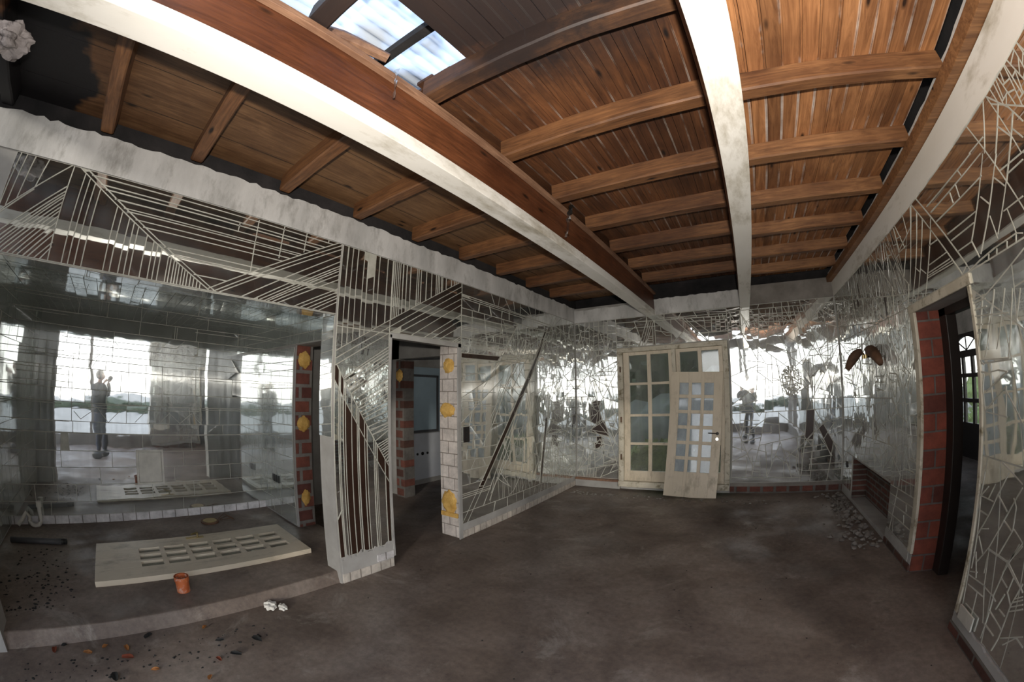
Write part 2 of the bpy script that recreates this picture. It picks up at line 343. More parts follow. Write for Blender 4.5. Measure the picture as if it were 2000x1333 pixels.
def inset(poly, g):
    if area(poly) < 0: poly = poly[::-1]
    res = poly
    n = len(poly)
    for i in range(n):
        p, q = poly[i], poly[(i+1)%n]; L = math.hypot(q[0]-p[0], q[1]-p[1])
        if L < 1e-6: continue
        nx, ny = -(q[1]-p[1])/L*g, (q[0]-p[0])/L*g
        res = clip(res, (p[0]+nx,p[1]+ny), (q[0]+nx,q[1]+ny), 1)
        if len(res) < 3: return None
    cl = [res[0]]
    for p in res[1:]:
        if math.hypot(p[0]-cl[-1][0], p[1]-cl[-1][1]) > 4e-4: cl.append(p)
    if len(cl) > 2 and math.hypot(cl[0][0]-cl[-1][0], cl[0][1]-cl[-1][1]) < 4e-4: cl.pop()
    return cl if len(cl) > 2 and abs(area(cl)) > 8e-6 else None
def mosaic(label, regions, place, segs=(), first=(), amax=None, seed=1, gap=.008, tilt=.25, m='mirror', vertical=.5, brown=None, mode='shard', missing=None, cat='mirror mosaic', grp=None):
    """place(s, z, n) -> world point, n = distance in front of the wall"""
    rnd = random.Random(seed); cells = [list(r) for r in regions]
    for s in first: cells = split_by(cells, s, .3)
    for s in sorted(segs, key=lambda s: -math.hypot(s[2]-s[0], s[3]-s[1])): cells = split_by(cells, s, .6)
    if amax: cells = crack(cells, amax, rnd, vertical, mode)
    bb = bmesh.new()
    for r in regions:
        f = [bb.verts.new(place(p[0],p[1],.005)) for p in r]; k = [bb.verts.new(place(p[0],p[1],.0005)) for p in r]
        bb.faces.new(f); bb.faces.new(k[::-1])
        for i in range(len(r)): bb.faces.new((f[i],f[(i+1)%len(r)],k[(i+1)%len(r)],k[i]))
    t = thing('mirror_mosaic', label, cat, group=grp)
    link('grout_bed', bb, 'grout', t)
    gl = bmesh.new(); hw = gap*.42; cnt = 0
    for s in list(segs)+list(first):
        a, d = (s[0],s[1]), (s[2]-s[0], s[3]-s[1]); L = math.hypot(*d)
        if L < .012: continue
        d = (d[0]/L, d[1]/L)
        for r in regions:
            ch = chord(r, a, d)
            if not ch: continue
            lo, hi = max(0, ch[0]), min(L, ch[1])
            if hi-lo < .01: continue
            k0, k1 = hw*rnd.uniform(.8,1.15), hw*rnd.uniform(.8,1.15)
            P = [(a[0]+d[0]*u-d[1]*k, a[1]+d[1]*u+d[0]*k) for u, k in ((lo,-k0),(hi,-k1),(hi,k1),(lo,k0))]
            f = [gl.verts.new(place(p[0],p[1],.0098+.0002*(cnt%5))) for p in P]; k = [gl.verts.new(place(p[0],p[1],.006)) for p in P]
            gl.faces.new(f)
            for i in range(4): gl.faces.new((f[i],f[(i+1)%4],k[(i+1)%4],k[i]))
            cnt += 1
    if cnt >= 28: link('grout_lines', gl, 'grout', t)
    else: gl.free()
    g = bmesh.new(); nb = 0
    for c in cells:
        cx, cy = sum(p[0] for p in c)/len(c), sum(p[1] for p in c)/len(c)
        if missing and missing(cx, cy): continue
        q = inset(c, gap/2)
        if not q: continue
        isb = brown and brown(cx, cy, rnd, abs(area(c))); br = bmesh.new(); tb = br if isb else g; nb += 1 if isb else 0
        tx, ty = math.radians(rnd.gauss(0,tilt)), math.radians(rnd.gauss(0,tilt))
        f = [tb.verts.new(place(p[0],p[1],.0075+(p[0]-cx)*tx+(p[1]-cy)*ty)) for p in q]; k = [tb.verts.new(place(p[0],p[1],.0035)) for p in q]
        tb.faces.new(f); tb.faces.new(k[::-1])
        for i in range(len(q)): tb.faces.new((f[i],f[(i+1)%len(q)],k[(i+1)%len(q)],k[i]))
        if isb: link('brown_mosaic_piece', br, 'brown_shard', t)['label'] = 'dark brown mosaic piece'
        else: br.free()
    link('mirror_shards', g, m, t)
    return t
def rect(s0, s1, z0, z1): return [(s0,z0),(s1,z0),(s1,z1),(s0,z1)]
def painted(name, c): 
    return mottled(name, tuple(x*.8 for x in c), c, 2.2, .45, .05)
PM_SKYLIT = painted('skylit_blue_panel', (.36,.46,.52)); PM_WHITE = painted('white_panel', (.60,.62,.66))  # blue cast of the skylight is put into the first panel's colour
# traced lines of the mosaics, metres on each wall (along the wall, height)
SEGS = {
 'over': [[-0.487,2.821,0.583,2.217],[-0.449,2.831,0.606,2.229],[0.581,2.228,1.612,2.817],[0.609,2.21,1.638,2.8],[0.666,2.219,1.642,2.767],[0.837,2.221,1.648,2.718],[0.934,2.222,1.654,2.669],[0.971,2.22,1.643,2.622],[1.007,2.218,1.639,2.6],[1.03,2.217,1.636,2.577],[1.071,2.22,1.639,2.548],[1.114,2.219,1.638,2.504],[1.258,2.221,1.63,2.423],[1.302,2.217,1.63,2.397],[1.353,2.214,1.63,2.368],[1.398,2.212,1.626,2.343],[1.46,2.216,1.624,2.31],[0.87,2.789,0.868,2.412],[1.083,2.795,1.075,2.545],[1.282,2.804,1.276,2.64],[0.728,2.731,0.726,2.678],[1.487,2.814,1.487,2.773],[-0.496,2.815,-0.851,2.472],[-0.495,2.669,-0.843,2.331],[-0.702,2.604,-0.876,2.429],[-0.508,2.625,-0.834,2.303],[-0.505,2.607,-0.827,2.279],[-0.503,2.589,-0.821,2.259],[-0.501,2.56,-0.814,2.237],[-0.5,2.532,-0.807,2.213],[-0.506,2.502,-0.762,2.216],[-0.501,2.474,-0.725,2.219],[-0.498,2.439,-0.694,2.218],[-0.495,2.405,-0.656,2.217],[-0.493,2.371,-0.626,2.216],[-0.488,2.323,-0.587,2.212],[-0.488,2.296,-0.549,2.212],[-0.495,2.811,-0.495,2.221]],
 'pier': [[1.64,1.922,3.157,2.819],[1.643,1.863,3.159,2.76],[1.64,1.808,3.16,2.701],[2.309,2.149,3.162,2.626],[3.164,2.559,2.469,2.15],[3.167,2.45,2.621,2.14],[3.168,2.393,2.725,2.141],[3.169,2.323,2.824,2.14],[3.171,2.216,3.015,2.131],[3.172,2.195,3.06,2.136],[3.172,2.166,3.116,2.136],[1.72,1.717,2.192,2.009],[1.726,1.704,2.193,1.983],[1.743,1.681,2.194,1.957],[1.76,1.659,2.195,1.927],[1.777,1.632,2.196,1.896],[1.789,1.609,2.197,1.871],[1.801,1.59,2.198,1.835],[1.836,1.544,2.194,1.723],[1.859,1.511,2.195,1.678],[1.871,1.483,2.195,1.652],[1.882,1.464,2.196,1.602],[1.9,1.44,2.197,1.561],[1.918,1.416,2.197,1.536],[1.93,1.387,2.197,1.5],[1.947,1.362,2.197,1.445],[1.977,1.313,2.197,1.389],[1.989,1.288,2.197,1.333],[2.012,1.243,2.196,1.293],[1.988,1.273,2.197,1.348],[2.012,1.238,2.197,1.323],[2.042,1.186,2.189,1.273],[2.073,1.154,2.188,1.201],[2.085,1.136,2.188,1.181],[2.097,1.117,2.188,1.161],[2.109,1.101,2.187,1.135],[2.122,1.085,2.187,1.115],[2.134,1.063,2.186,1.089],[2.146,1.042,2.186,1.067],[2.158,1.015,2.185,1.04],[2.17,0.993,2.184,1.007],[1.703,1.73,2.195,0.939],[1.633,1.695,2.189,0.803],[1.629,0.561,1.685,0.648]],
 'leftr': [[3.171,2.684,5.174,2.631],[3.171,2.658,5.365,2.622],[3.172,2.638,5.172,2.595],[3.175,2.529,5.168,2.506],[3.177,2.445,4.211,2.453],[3.179,2.325,4.155,2.333],[3.179,2.306,4.128,2.315],[3.18,2.287,4.127,2.297],[3.181,2.205,4.074,2.206],[3.182,2.117,3.945,2.107],[3.183,2.036,3.895,2.053],[3.184,1.98,3.895,1.992],[3.185,1.819,3.593,1.823],[3.185,1.715,3.592,1.73],[3.185,1.61,3.795,1.608],[3.185,1.536,3.484,1.532],[3.185,1.511,3.483,1.509],[3.185,1.474,3.702,1.475],[3.184,1.447,3.794,1.446],[3.173,1.241,3.779,1.24],[3.171,1.086,3.585,1.079],[3.169,0.987,3.584,0.985],[3.167,0.881,3.56,0.861],[3.173,0.76,3.558,0.76],[3.178,0.6,3.554,0.597],[3.175,0.504,3.686,0.509],[3.175,0.484,3.685,0.481],[3.174,0.458,3.685,0.467],[3.168,0.296,5.5,0.281],[3.491,2.633,3.471,2.54],[3.682,2.64,3.717,2.54],[3.949,2.63,3.936,2.547],[4.105,2.642,4.104,2.536],[4.282,2.517,4.28,2.455],[4.426,2.522,4.424,2.451],[4.69,2.627,4.687,2.536],[3.309,2.201,3.309,2.143],[3.289,2.115,3.3,2.059],[3.615,2.201,3.626,2.134],[3.753,2.285,3.764,2.217],[3.432,1.973,3.433,1.836],[3.593,1.823,3.592,1.73],[3.599,1.232,3.596,1.078],[3.599,1.238,3.596,1.085],[3.396,1.077,3.398,0.986],[3.265,0.982,3.257,0.888],[3.774,0.289,3.736,0.174],[4.033,0.289,4.031,0.168],[4.417,0.281,4.416,0.168],[4.252,2.436,3.895,1.99],[3.895,1.99,3.57,1.677],[4.21,2.393,3.846,1.986],[4.451,2.313,3.745,1.242],[3.745,1.242,3.585,1.062],[3.585,1.062,3.562,0.981],[4.525,2.298,3.677,1.301],[4.617,2.291,4.067,1.711],[4.728,2.286,4.145,1.639],[4.495,2.31,4.492,2.168],[5.037,2.403,4.768,1.98],[4.768,1.98,3.553,0.528],[4.948,2.359,4.671,1.975],[4.671,1.975,3.467,0.538],[4.192,1.234,3.547,0.307],[4.274,1.258,3.659,0.33],[4.473,1.215,3.684,0.41],[4.109,0.962,4.439,0.846],[3.956,0.993,4.105,0.711],[4.105,0.711,4.378,0.637],[4.105,0.711,3.901,0.612],[3.901,0.612,4.074,0.432],[3.804,0.586,3.923,0.506],[3.923,0.506,4.1,0.411],[4.438,0.8,4.348,0.517],[4.348,0.517,4.179,0.349],[4.179,0.349,4.086,0.308],[4.652,0.979,4.649,0.787],[4.649,0.787,4.875,0.673],[4.649,0.787,4.465,0.654],[4.928,0.934,4.872,0.283],[5.089,1.172,4.906,0.293],[5.468,2.306,5.09,1.215],[5.09,1.215,5.089,1.172],[5.193,0.852,5.171,0.328],[5.268,0.844,5.246,0.313],[5.344,0.835,5.31,0.318],[5.442,0.823,5.38,0.323],[5.541,0.572,5.5,0.319],[5.78,1.788,6.726,1.804],[5.733,1.694,6.892,1.698],[5.686,1.583,6.944,1.557],[5.636,1.363,6.993,1.304],[5.495,2.018,6.572,2.01],[5.462,2.179,6.641,2.224],[5.507,2.292,6.487,2.339],[5.683,1.49,6.765,1.453]],
 'backtop': [[-2.109,2.609,-1.241,2.606],[-1.435,2.701,-0.014,2.657],[-1.232,2.723,-0.01,2.696],[-0.846,2.63,-0.126,2.608],[-0.126,2.608,0.312,2.606],[-1.228,2.785,0.026,2.779],[-1.973,2.589,-1.981,2.41],[-1.793,2.594,-1.795,2.409],[-1.616,2.592,-1.554,2.404],[-1.554,2.404,-1.602,2.31],[-1.485,2.594,-1.587,2.309],[-1.442,2.59,-1.544,2.306],[-1.406,2.593,-1.508,2.303],[-1.369,2.597,-1.487,2.301],[-1.355,2.603,-1.359,2.292],[-1.319,2.599,-1.319,2.289],[-1.436,2.45,-1.364,2.451],[-1.444,2.423,-1.359,2.418],[-1.454,2.382,-1.361,2.377],[-1.47,2.342,-1.356,2.339],[-1.966,2.409,-1.554,2.39],[-1.954,2.337,-1.572,2.322],[-1.227,2.598,-1.218,2.514],[-1.218,2.514,-1.138,2.438],[-1.138,2.438,-1.054,2.445],[-1.218,2.514,-1.052,2.472],[-1.051,2.691,-1.062,2.323],[-1.048,2.322,-0.843,2.494],[-0.904,2.595,-0.637,2.303],[-0.78,2.597,-0.501,2.305],[-0.739,2.593,-0.474,2.303],[-0.642,2.597,-0.464,2.447],[-0.587,2.425,-0.465,2.428],[-0.465,2.434,-0.481,2.303],[-0.855,2.699,-0.856,2.59],[-0.436,2.765,-0.434,2.711],[-0.343,2.596,-0.349,2.451],[-0.275,2.596,-0.281,2.451],[-0.34,2.556,-0.279,2.55],[-0.343,2.516,-0.283,2.511],[-0.346,2.477,-0.286,2.474],[-0.41,2.602,-0.417,2.443],[-0.195,2.595,-0.196,2.424],[-0.203,2.503,-0.029,2.501],[-0.465,2.434,-0.115,2.43],[-0.226,2.691,-0.22,2.611],[-0.293,2.697,-0.274,2.616],[-1.439,2.751,-1.44,2.625],[-1.05,2.705,-0.841,2.698]],
 'backr': [[0.185,2.717,1.385,2.706],[0.177,2.645,1.018,2.612],[0.174,2.613,0.959,2.566],[0.113,2.54,0.868,2.485],[0.1,2.399,0.863,2.435],[0.437,2.692,0.435,2.614],[0.6,2.599,0.59,2.382],[0.697,2.784,0.695,2.603],[0.797,2.774,0.824,2.566],[0.983,2.757,0.983,2.603],[1.06,2.724,1.06,2.621],[0.027,2.614,0.017,2.289],[0.017,2.289,0.051,2.299],[0.051,2.299,0.1,2.399],[0.033,2.469,0.128,2.552],[0.128,2.552,0.211,2.583],[0.211,2.583,0.317,2.574],[0.317,2.574,0.379,2.529],[0.379,2.529,0.37,2.44],[0.37,2.44,0.303,2.433],[0.303,2.433,0.242,2.49],[0.261,2.553,0.438,2.319],[0.398,2.322,0.536,2.374],[0.536,2.374,0.518,2.452],[0.518,2.452,0.384,2.451],[0.686,2.527,0.698,2.398],[0.743,2.56,0.689,2.437],[0.811,2.567,0.851,2.449],[0.818,2.515,0.73,2.447],[0.491,2.314,0.224,2.144],[0.571,2.326,0.777,1.952],[0.777,1.952,0.928,1.841],[0.7,2.284,1.065,2.054],[1.064,2.042,1.311,2.359],[1.064,2.042,0.928,1.841],[1.064,2.042,1.405,2.108],[0.509,2.224,0.578,2.104],[0.578,2.104,0.285,2.076],[0.238,2.143,0.378,1.892],[0.378,1.892,0.574,1.866],[0.578,2.104,0.718,2.031],[0.718,2.031,0.851,2.046],[0.851,2.046,0.906,2.142],[0.777,1.952,0.599,1.852],[0.404,1.891,0.393,1.69],[0.393,1.69,0.408,1.426],[0.417,1.651,0.561,1.648],[0.573,1.854,0.552,1.443],[0.552,1.443,0.745,1.345],[0.355,1.417,0.552,1.443],[-0.007,2.047,0.387,2.018],[0.126,1.859,0.376,1.855],[0.149,1.807,0.373,1.805],[0.195,1.677,0.352,1.674],[0.098,1.544,0.346,1.53],[0.093,1.963,0.353,1.919],[0.927,1.829,1.048,1.647],[1.049,1.659,1.19,1.785],[1.19,1.785,1.259,1.817],[1.259,1.817,1.391,1.795],[1.07,1.967,1.164,1.972],[1.164,1.972,1.376,1.944],[1.217,1.968,1.274,2.001],[1.274,2.001,1.385,2.042],[1.26,1.829,1.36,1.908],[0.733,1.371,1.367,1.343],[-0.172,0.84,-0.024,0.837],[-0.045,1.306,0.129,1.298],[-0.047,1.238,0.128,1.239],[-0.04,1.093,0.248,1.082],[-0.041,0.999,0.247,0.99],[-0.044,1.34,-0.05,0.846],[0.03,1.082,0.029,0.861],[0.129,1.298,0.248,1.141],[0.248,1.141,0.302,1.239],[0.195,1.025,0.177,0.891],[0.299,1.004,0.281,0.887],[0.421,0.999,0.421,0.882],[0.02,0.895,0.438,0.898],[-0.023,0.811,-0.021,0.622],[0.059,0.552,0.05,0.239],[0.146,0.567,0.146,0.256],[0.259,0.565,0.269,0.254],[0.354,0.614,0.365,0.253],[0.05,0.239,0.734,0.228],[0.148,0.481,0.261,0.479],[0.15,0.412,0.263,0.41],[0.152,0.325,0.266,0.324],[0.058,0.586,0.126,0.671],[0.126,0.671,0.354,0.614],[0.617,0.538,0.628,0.23],[0.703,0.602,0.723,0.279],[0.723,0.279,0.801,0.277],[0.809,0.565,0.815,0.362],[0.815,0.362,0.855,0.258],[0.855,0.258,1.031,0.252],[0.636,0.503,0.859,0.68],[0.859,0.68,1.235,1.008],[0.885,0.662,0.905,0.324],[0.905,0.324,1.489,0.324],[0.885,0.662,1.193,0.689],[0.896,0.578,1.265,0.619],[1.004,0.489,1.338,0.532],[1.007,0.414,1.503,0.415],[1.033,0.772,0.875,0.796],[1.053,0.621,1.01,0.337],[1.183,0.714,1.194,0.614],[1.12,0.866,1.356,0.523],[0.945,0.759,1.085,0.901],[0.892,0.862,1.034,0.689],[1.386,0.999,1.279,0.858],[1.279,0.858,1.227,0.778]],
 'backl': [[-2.175,2.513,-1.966,2.409],[-0.271,3.128,-0.259,3.113],[-2.463,2.37,-2.446,2.804],[-2.37,2.598,-2.386,2.169],[-2.278,2.787,-2.301,2.203],[-2.184,2.777,-2.197,2.234],[-2.123,2.771,-2.145,2.269],[-2.366,2.696,-2.157,2.696],[-2.12,2.614,-2.005,2.604],[-2.382,2.286,-2.301,2.203],[-2.301,2.203,-2.429,2.133],[-2.373,1.878,-2.269,1.931],[-2.269,1.931,-2.03,1.996],[-2.269,1.931,-2.318,1.588],[-2.417,1.784,-2.36,1.589],[-2.36,1.589,-2.236,1.605],[-2.447,1.321,-2.303,1.282],[-2.303,1.282,-2.264,1.129],[-2.264,1.129,-2.451,0.991],[-2.264,1.129,-2.049,1.111],[-2.224,1.072,-2.051,0.802],[-2.326,1.09,-2.085,0.801],[-2.451,0.972,-2.165,0.799],[-2.194,1.68,-2.039,1.675],[-2.213,1.738,-2.045,1.431],[-2.444,1.533,-2.406,1.321],[-2.431,0.924,-2.165,0.852],[-2.226,0.793,-2.349,0.615],[-2.349,0.615,-2.206,0.62],[-2.206,0.62,-2.246,0.793],[-2.143,1.101,-2.051,0.836],[-2.411,0.749,-2.226,0.813],[-2.411,0.494,-2.206,0.562],[-2.328,0.361,-2.05,0.395],[-2.494,0.549,-2.535,0.188],[-2.206,0.582,-2.051,0.588]],
 'rightup': [[1.894,2.608,1.991,2.528],[1.991,2.528,2.279,2.276],[1.787,2.548,1.881,2.473],[1.881,2.473,1.996,2.37],[1.996,2.37,2.214,2.183],[1.688,2.494,1.806,2.389],[1.806,2.389,1.999,2.218],[2.865,2.799,2.396,2.17],[2.97,2.8,2.475,2.136],[2.726,2.675,2.005,2.67],[2.692,2.619,1.913,2.619],[2.648,2.536,1.977,2.527],[2.194,2.666,2.176,2.627],[2.271,2.617,2.273,2.538],[2.367,2.61,2.366,2.542],[2.546,2.412,2.144,2.399],[2.515,2.36,2.202,2.355],[2.469,2.276,2.281,2.273],[2.851,2.438,2.709,2.431],[2.921,2.319,2.622,2.317],[2.967,2.273,2.595,2.267],[2.965,2.256,2.57,2.248],[2.983,2.244,2.561,2.231],[1.875,2.464,1.815,2.393],[2.055,2.443,1.993,2.374],[2.025,2.325,2.01,2.198],[1.892,2.296,1.705,2.292],[1.857,2.294,1.84,2.168],[2.279,2.276,2.235,2.17],[1.753,2.428,1.611,2.423],[2.475,2.136,2.396,2.17],[2.4,2.13,2.243,2.153],[2.243,2.153,2.064,2.167],[2.064,2.167,1.84,2.168],[1.84,2.168,1.789,2.151],[2.392,2.115,2.171,2.132],[2.384,2.099,2.179,2.116],[2.378,2.078,2.187,2.099],[2.132,2.158,2.19,2.063],[2.19,2.063,2.277,1.905],[2.042,2.16,2.121,2.015],[2.121,2.015,2.204,1.892],[1.934,2.161,2.002,2.043],[2.002,2.043,2.101,1.873],[1.843,2.164,1.952,1.974],[1.952,1.974,2.026,1.859],[1.703,2.796,1.88,2.6],[1.601,2.717,1.791,2.551],[1.534,2.621,1.688,2.494],[1.665,2.789,1.552,2.652],[1.552,2.652,1.502,2.548],[1.687,2.635,1.627,2.549],[1.591,2.563,1.549,2.497],[1.837,2.669,2.016,2.676],[2.716,2.587,2.893,2.369],[2.893,2.369,3.079,2.132],[2.852,2.634,3.08,2.338],[3.08,2.338,3.242,2.131],[2.908,2.718,3.16,2.369],[3.16,2.369,3.326,2.166],[2.976,2.794,3.115,2.618],[3.115,2.618,3.394,2.189],[3.175,2.793,3.179,2.642],[3.179,2.642,3.455,2.581],[3.455,2.581,3.869,2.505],[3.271,2.551,3.438,2.37],[3.171,2.372,3.093,2.316],[3.08,2.338,2.997,2.281],[3.623,2.358,3.443,2.362],[3.443,2.362,3.368,2.296],[3.393,2.791,3.289,2.566],[3.43,2.785,3.425,2.581],[3.6,2.786,3.568,2.454],[3.789,2.777,3.78,2.534],[3.78,2.534,3.779,2.302],[3.98,2.785,3.869,2.505],[4.396,2.758,3.935,2.456],[3.885,2.675,3.981,2.501],[4.282,2.725,4.102,2.555],[4.579,2.708,4.487,2.482],[4.35,2.757,4.509,2.363],[3.832,2.669,3.954,2.218],[3.411,2.687,3.327,2.676],[3.43,2.573,3.256,2.574],[3.894,2.689,3.779,2.642],[3.623,2.358,3.715,2.173],[3.368,2.296,3.45,2.123]],
 'rightlow': [[2.338,0.693,2.249,0.721],[2.444,0.873,2.238,0.875],[2.386,0.872,2.367,0.648],[2.367,0.648,2.363,0.445],[2.357,1.016,2.491,0.36],[2.102,1.055,2.197,0.922],[2.197,0.922,2.269,0.79],[2.269,0.79,2.362,0.656],[1.966,1.006,2.023,0.932],[2.023,0.932,2.107,0.804],[2.107,0.804,2.215,0.624],[2.215,0.624,2.313,0.507],[2.197,0.922,2.086,0.858],[2.366,0.79,2.282,0.787],[2.304,0.943,2.386,0.872],[2.232,0.97,2.292,0.881],[2.177,1.095,1.969,1.022],[2.036,0.941,2.005,0.902],[2.005,0.902,2.007,0.785],[2.101,0.806,2.016,0.777],[2.007,0.785,2.106,0.618],[1.998,0.794,1.901,0.755],[1.925,0.741,2.027,0.552],[2.345,0.648,2.261,0.561],[2.213,0.619,1.996,0.622],[2.211,0.613,2.21,0.477],[1.996,0.622,1.895,0.74],[2.373,0.541,2.313,0.507],[2.01,0.628,1.812,0.541],[2.369,0.423,2.287,0.45],[2.374,0.399,2.167,0.418],[2.363,0.345,2.164,0.357],[2.237,0.351,2.23,0.149],[2.406,0.546,2.362,0.162],[2.347,0.553,2.286,0.415],[2.212,0.615,2.179,0.413],[2.179,0.413,2.091,0.232],[2.212,0.615,2.007,0.62],[2.164,0.412,2.061,0.405],[2.061,0.405,2.067,0.152],[2.005,0.615,2.03,0.53],[2.03,0.53,2.064,0.411],[2.028,0.524,1.955,0.505],[2.005,0.615,1.917,0.576],[1.917,0.576,1.943,0.479],[1.917,0.576,1.836,0.551],[1.948,0.489,1.884,0.438],[1.899,0.752,2.005,0.615],[2.079,0.238,1.956,0.23],[2.073,0.325,1.901,0.295],[1.884,0.438,1.905,0.239],[1.905,0.239,1.932,0.155],[1.829,0.577,1.884,0.438],[1.881,0.433,1.786,0.491],[1.872,0.462,1.796,0.51],[1.861,0.486,1.803,0.524],[1.88,0.409,1.776,0.472],[2.059,0.4,2.028,0.394],[1.976,0.374,1.908,0.369],[2.008,0.358,1.96,0.465],[1.889,0.255,1.711,0.362],[1.85,0.238,1.758,0.33],[1.758,0.33,1.685,0.322],[2.414,1.966,2.254,1.97],[2.459,1.883,2.051,1.837],[2.456,1.838,2.334,1.82],[2.438,1.783,2.36,1.78],[2.445,1.724,2.421,1.722],[2.283,1.976,2.33,1.884],[2.33,1.884,2.439,1.635],[2.151,1.975,2.217,1.865],[2.217,1.865,2.345,1.643],[2.048,1.959,2.113,1.847],[2.113,1.847,2.21,1.673],[1.978,1.943,2.027,1.832],[2.027,1.832,2.103,1.612],[1.91,1.928,1.989,1.795],[2.363,1.63,2.102,1.618],[2.45,1.569,2.344,1.558],[2.344,1.558,2.215,1.566],[2.215,1.566,2.124,1.555],[2.375,1.552,2.399,1.473],[2.399,1.473,2.376,1.351],[2.124,1.555,2.355,1.458],[2.145,1.484,2.376,1.351],[2.145,1.484,2.153,1.334],[2.16,1.472,1.995,1.305],[2.362,1.344,2.141,1.328],[2.422,1.641,2.367,1.601],[2.403,1.949,2.262,1.95],[2.4,1.911,2.262,1.908]],
 'rightfar': [[5.155,2.669,5.15,2.161],[4.458,2.531,4.119,2.168],[6.044,2.693,4.107,2.345],[3.747,2.362,3.833,2.037],[3.408,2.216,3.656,2.169],[4.735,2.466,4.796,2.153],[5.518,2.601,5.279,2.122],[4.377,2.367,4.489,2.133],[5.894,2.308,4.692,2.176],[4.692,2.176,4.261,2.1],[4.937,2.563,4.892,2.459],[3.917,2.294,3.979,1.994],[3.894,2.046,4.026,1.957],[4.026,1.957,3.828,1.761],[3.828,1.761,3.707,1.654],[3.707,1.654,3.663,1.594],[4.316,2.154,4.195,1.978],[4.454,2.116,5.021,1.956],[5.021,1.956,5.706,1.96],[4.755,1.893,4.61,1.929],[4.61,1.929,4.22,1.902],[6.062,2.104,5.323,2.013],[5.982,1.729,5.173,1.97],[6.007,1.634,5.572,1.565],[5.999,1.666,5.44,1.635],[5.824,1.553,5.354,1.505],[5.007,1.848,5.152,1.695],[5.152,1.695,5.549,1.359],[4.634,1.698,4.735,1.378],[4.572,1.598,4.263,1.596],[4.583,1.538,4.274,1.535],[4.552,1.478,4.287,1.45],[4.556,1.454,4.286,1.456],[4.232,1.735,4.154,1.61],[4.154,1.61,3.987,1.395],[4.118,1.619,3.894,1.601],[3.894,1.601,3.871,1.56],[3.799,1.759,3.868,1.58],[3.868,1.58,3.987,1.395],[3.705,1.664,3.556,1.591],[6.207,1.343,4.053,1.383],[4.053,1.383,3.904,1.253],[3.904,1.253,3.673,1.188],[3.904,1.253,4.133,1.152],[5.557,1.3,5.454,0.822],[4.74,1.328,4.706,0.915],[7.046,1.247,6.387,1.068],[4.446,1.385,4.667,1.109],[3.603,1.936,3.551,1.74],[3.551,1.74,3.628,1.459],[4.048,0.831,3.805,0.715],[3.769,0.682,3.461,0.694],[3.84,0.583,3.464,0.594],[3.916,0.5,3.469,0.515],[3.959,0.412,3.468,0.427],[4.033,0.313,3.487,0.323],[3.805,0.715,3.986,0.099],[3.604,0.498,3.587,0.442],[3.632,0.399,3.609,0.334],[3.887,0.301,3.868,0.163],[3.627,0.878,3.469,0.886],[3.576,0.906,3.471,0.904],[3.729,0.791,3.482,0.799]],
 'alc': [[-0.455,1.825,-0.142,1.844],[-0.142,1.844,0.204,1.84],[0.204,1.84,1.102,1.841],[-0.44,1.804,-0.438,1.273],[-0.438,1.273,-0.165,1.3],[-0.165,1.3,0.11,1.289],[0.11,1.289,1.068,1.303],[-0.166,1.323,0.593,1.346],[0.193,1.815,0.209,1.354],[0.397,1.783,0.403,1.351],[0.588,1.787,0.599,1.346],[1.051,1.81,1.061,1.296],[0.993,1.819,1.011,1.334],[-0.269,1.796,-0.246,1.412],[-0.236,1.706,-0.207,1.403],[-0.142,1.844,-0.228,1.777],[-0.228,1.777,-0.262,1.703],[-0.101,1.836,-0.176,1.782],[-0.176,1.782,-0.222,1.707],[-1.082,1.807,-0.44,1.798],[-1.076,1.609,-0.438,1.607],[-1.084,1.531,-0.434,1.538],[-1.088,1.343,-0.426,1.343],[-1.111,1.144,-0.464,1.145],[-1.106,1.028,1.12,1.031],[-0.126,1.148,1.121,1.151],[-0.412,1.252,-0.334,1.175],[-0.334,1.175,-0.165,1.288],[-0.139,1.289,-0.021,1.152],[-0.021,1.152,0.11,1.277],[0.283,1.162,0.404,1.277],[0.58,1.169,0.689,1.273],[0.689,1.273,0.814,1.161],[0.814,1.161,0.954,1.274],[0.954,1.274,1.068,1.164],[-0.789,1.32,-0.787,1.152],[-0.562,1.506,-0.569,1.334],[0.498,1.142,0.496,1.03],[-1.346,2.228,1.07,2.239],[-1.104,2.226,-0.413,2.229],[-0.591,1.985,0.739,1.992],[-0.397,2.52,-0.375,2.438],[-0.189,2.416,-0.183,2.295],[0.278,2.434,0.289,2.259],[0.731,2.225,0.731,2.081],[-0.304,2.005,-0.157,1.866],[0.739,1.992,0.83,2.079],[0.016,1.992,0.061,1.948],[-0.724,1.036,-0.729,0.871],[-0.556,1.032,-0.568,0.859],[-0.568,0.859,-0.565,0.697],[-0.664,0.678,-0.665,0.521],[-0.887,0.507,-0.887,0.338],[-0.419,0.503,-0.424,0.341],[-0.27,0.502,-0.267,0.338],[-0.72,0.32,-0.736,0.159],[-0.137,0.683,-0.13,0.519],[0.368,1.034,0.37,0.866],[0.946,1.038,0.955,0.86],[0.848,0.843,0.848,0.685],[0.955,0.486,0.957,0.329],[0.223,0.269,0.209,0.154],[0.812,0.299,0.803,0.15]],
}
# ================================================================ THE SETTING
XL, XR, YB = -2.735, 1.53, 6.15
struct('floor', boxes((-2.78,XR+.05,-1.9,YB+.1,-.12,0),(-5.0,-2.78,2.12,YB+.1,-.12,0)), 'floor')
bm = bmesh.new(); v = box(bm, -5.1,-2.79,-1.5,2.12,-.1,.10)
for i in (1,2): v[i].co.x += .05
slab = struct('floor_alcove', bm, 'floor', bevel=.012)
struct('floor_side_room', boxes((XR+.05,4.7,1.5,8.8,-.12,-.002)), 'floor')
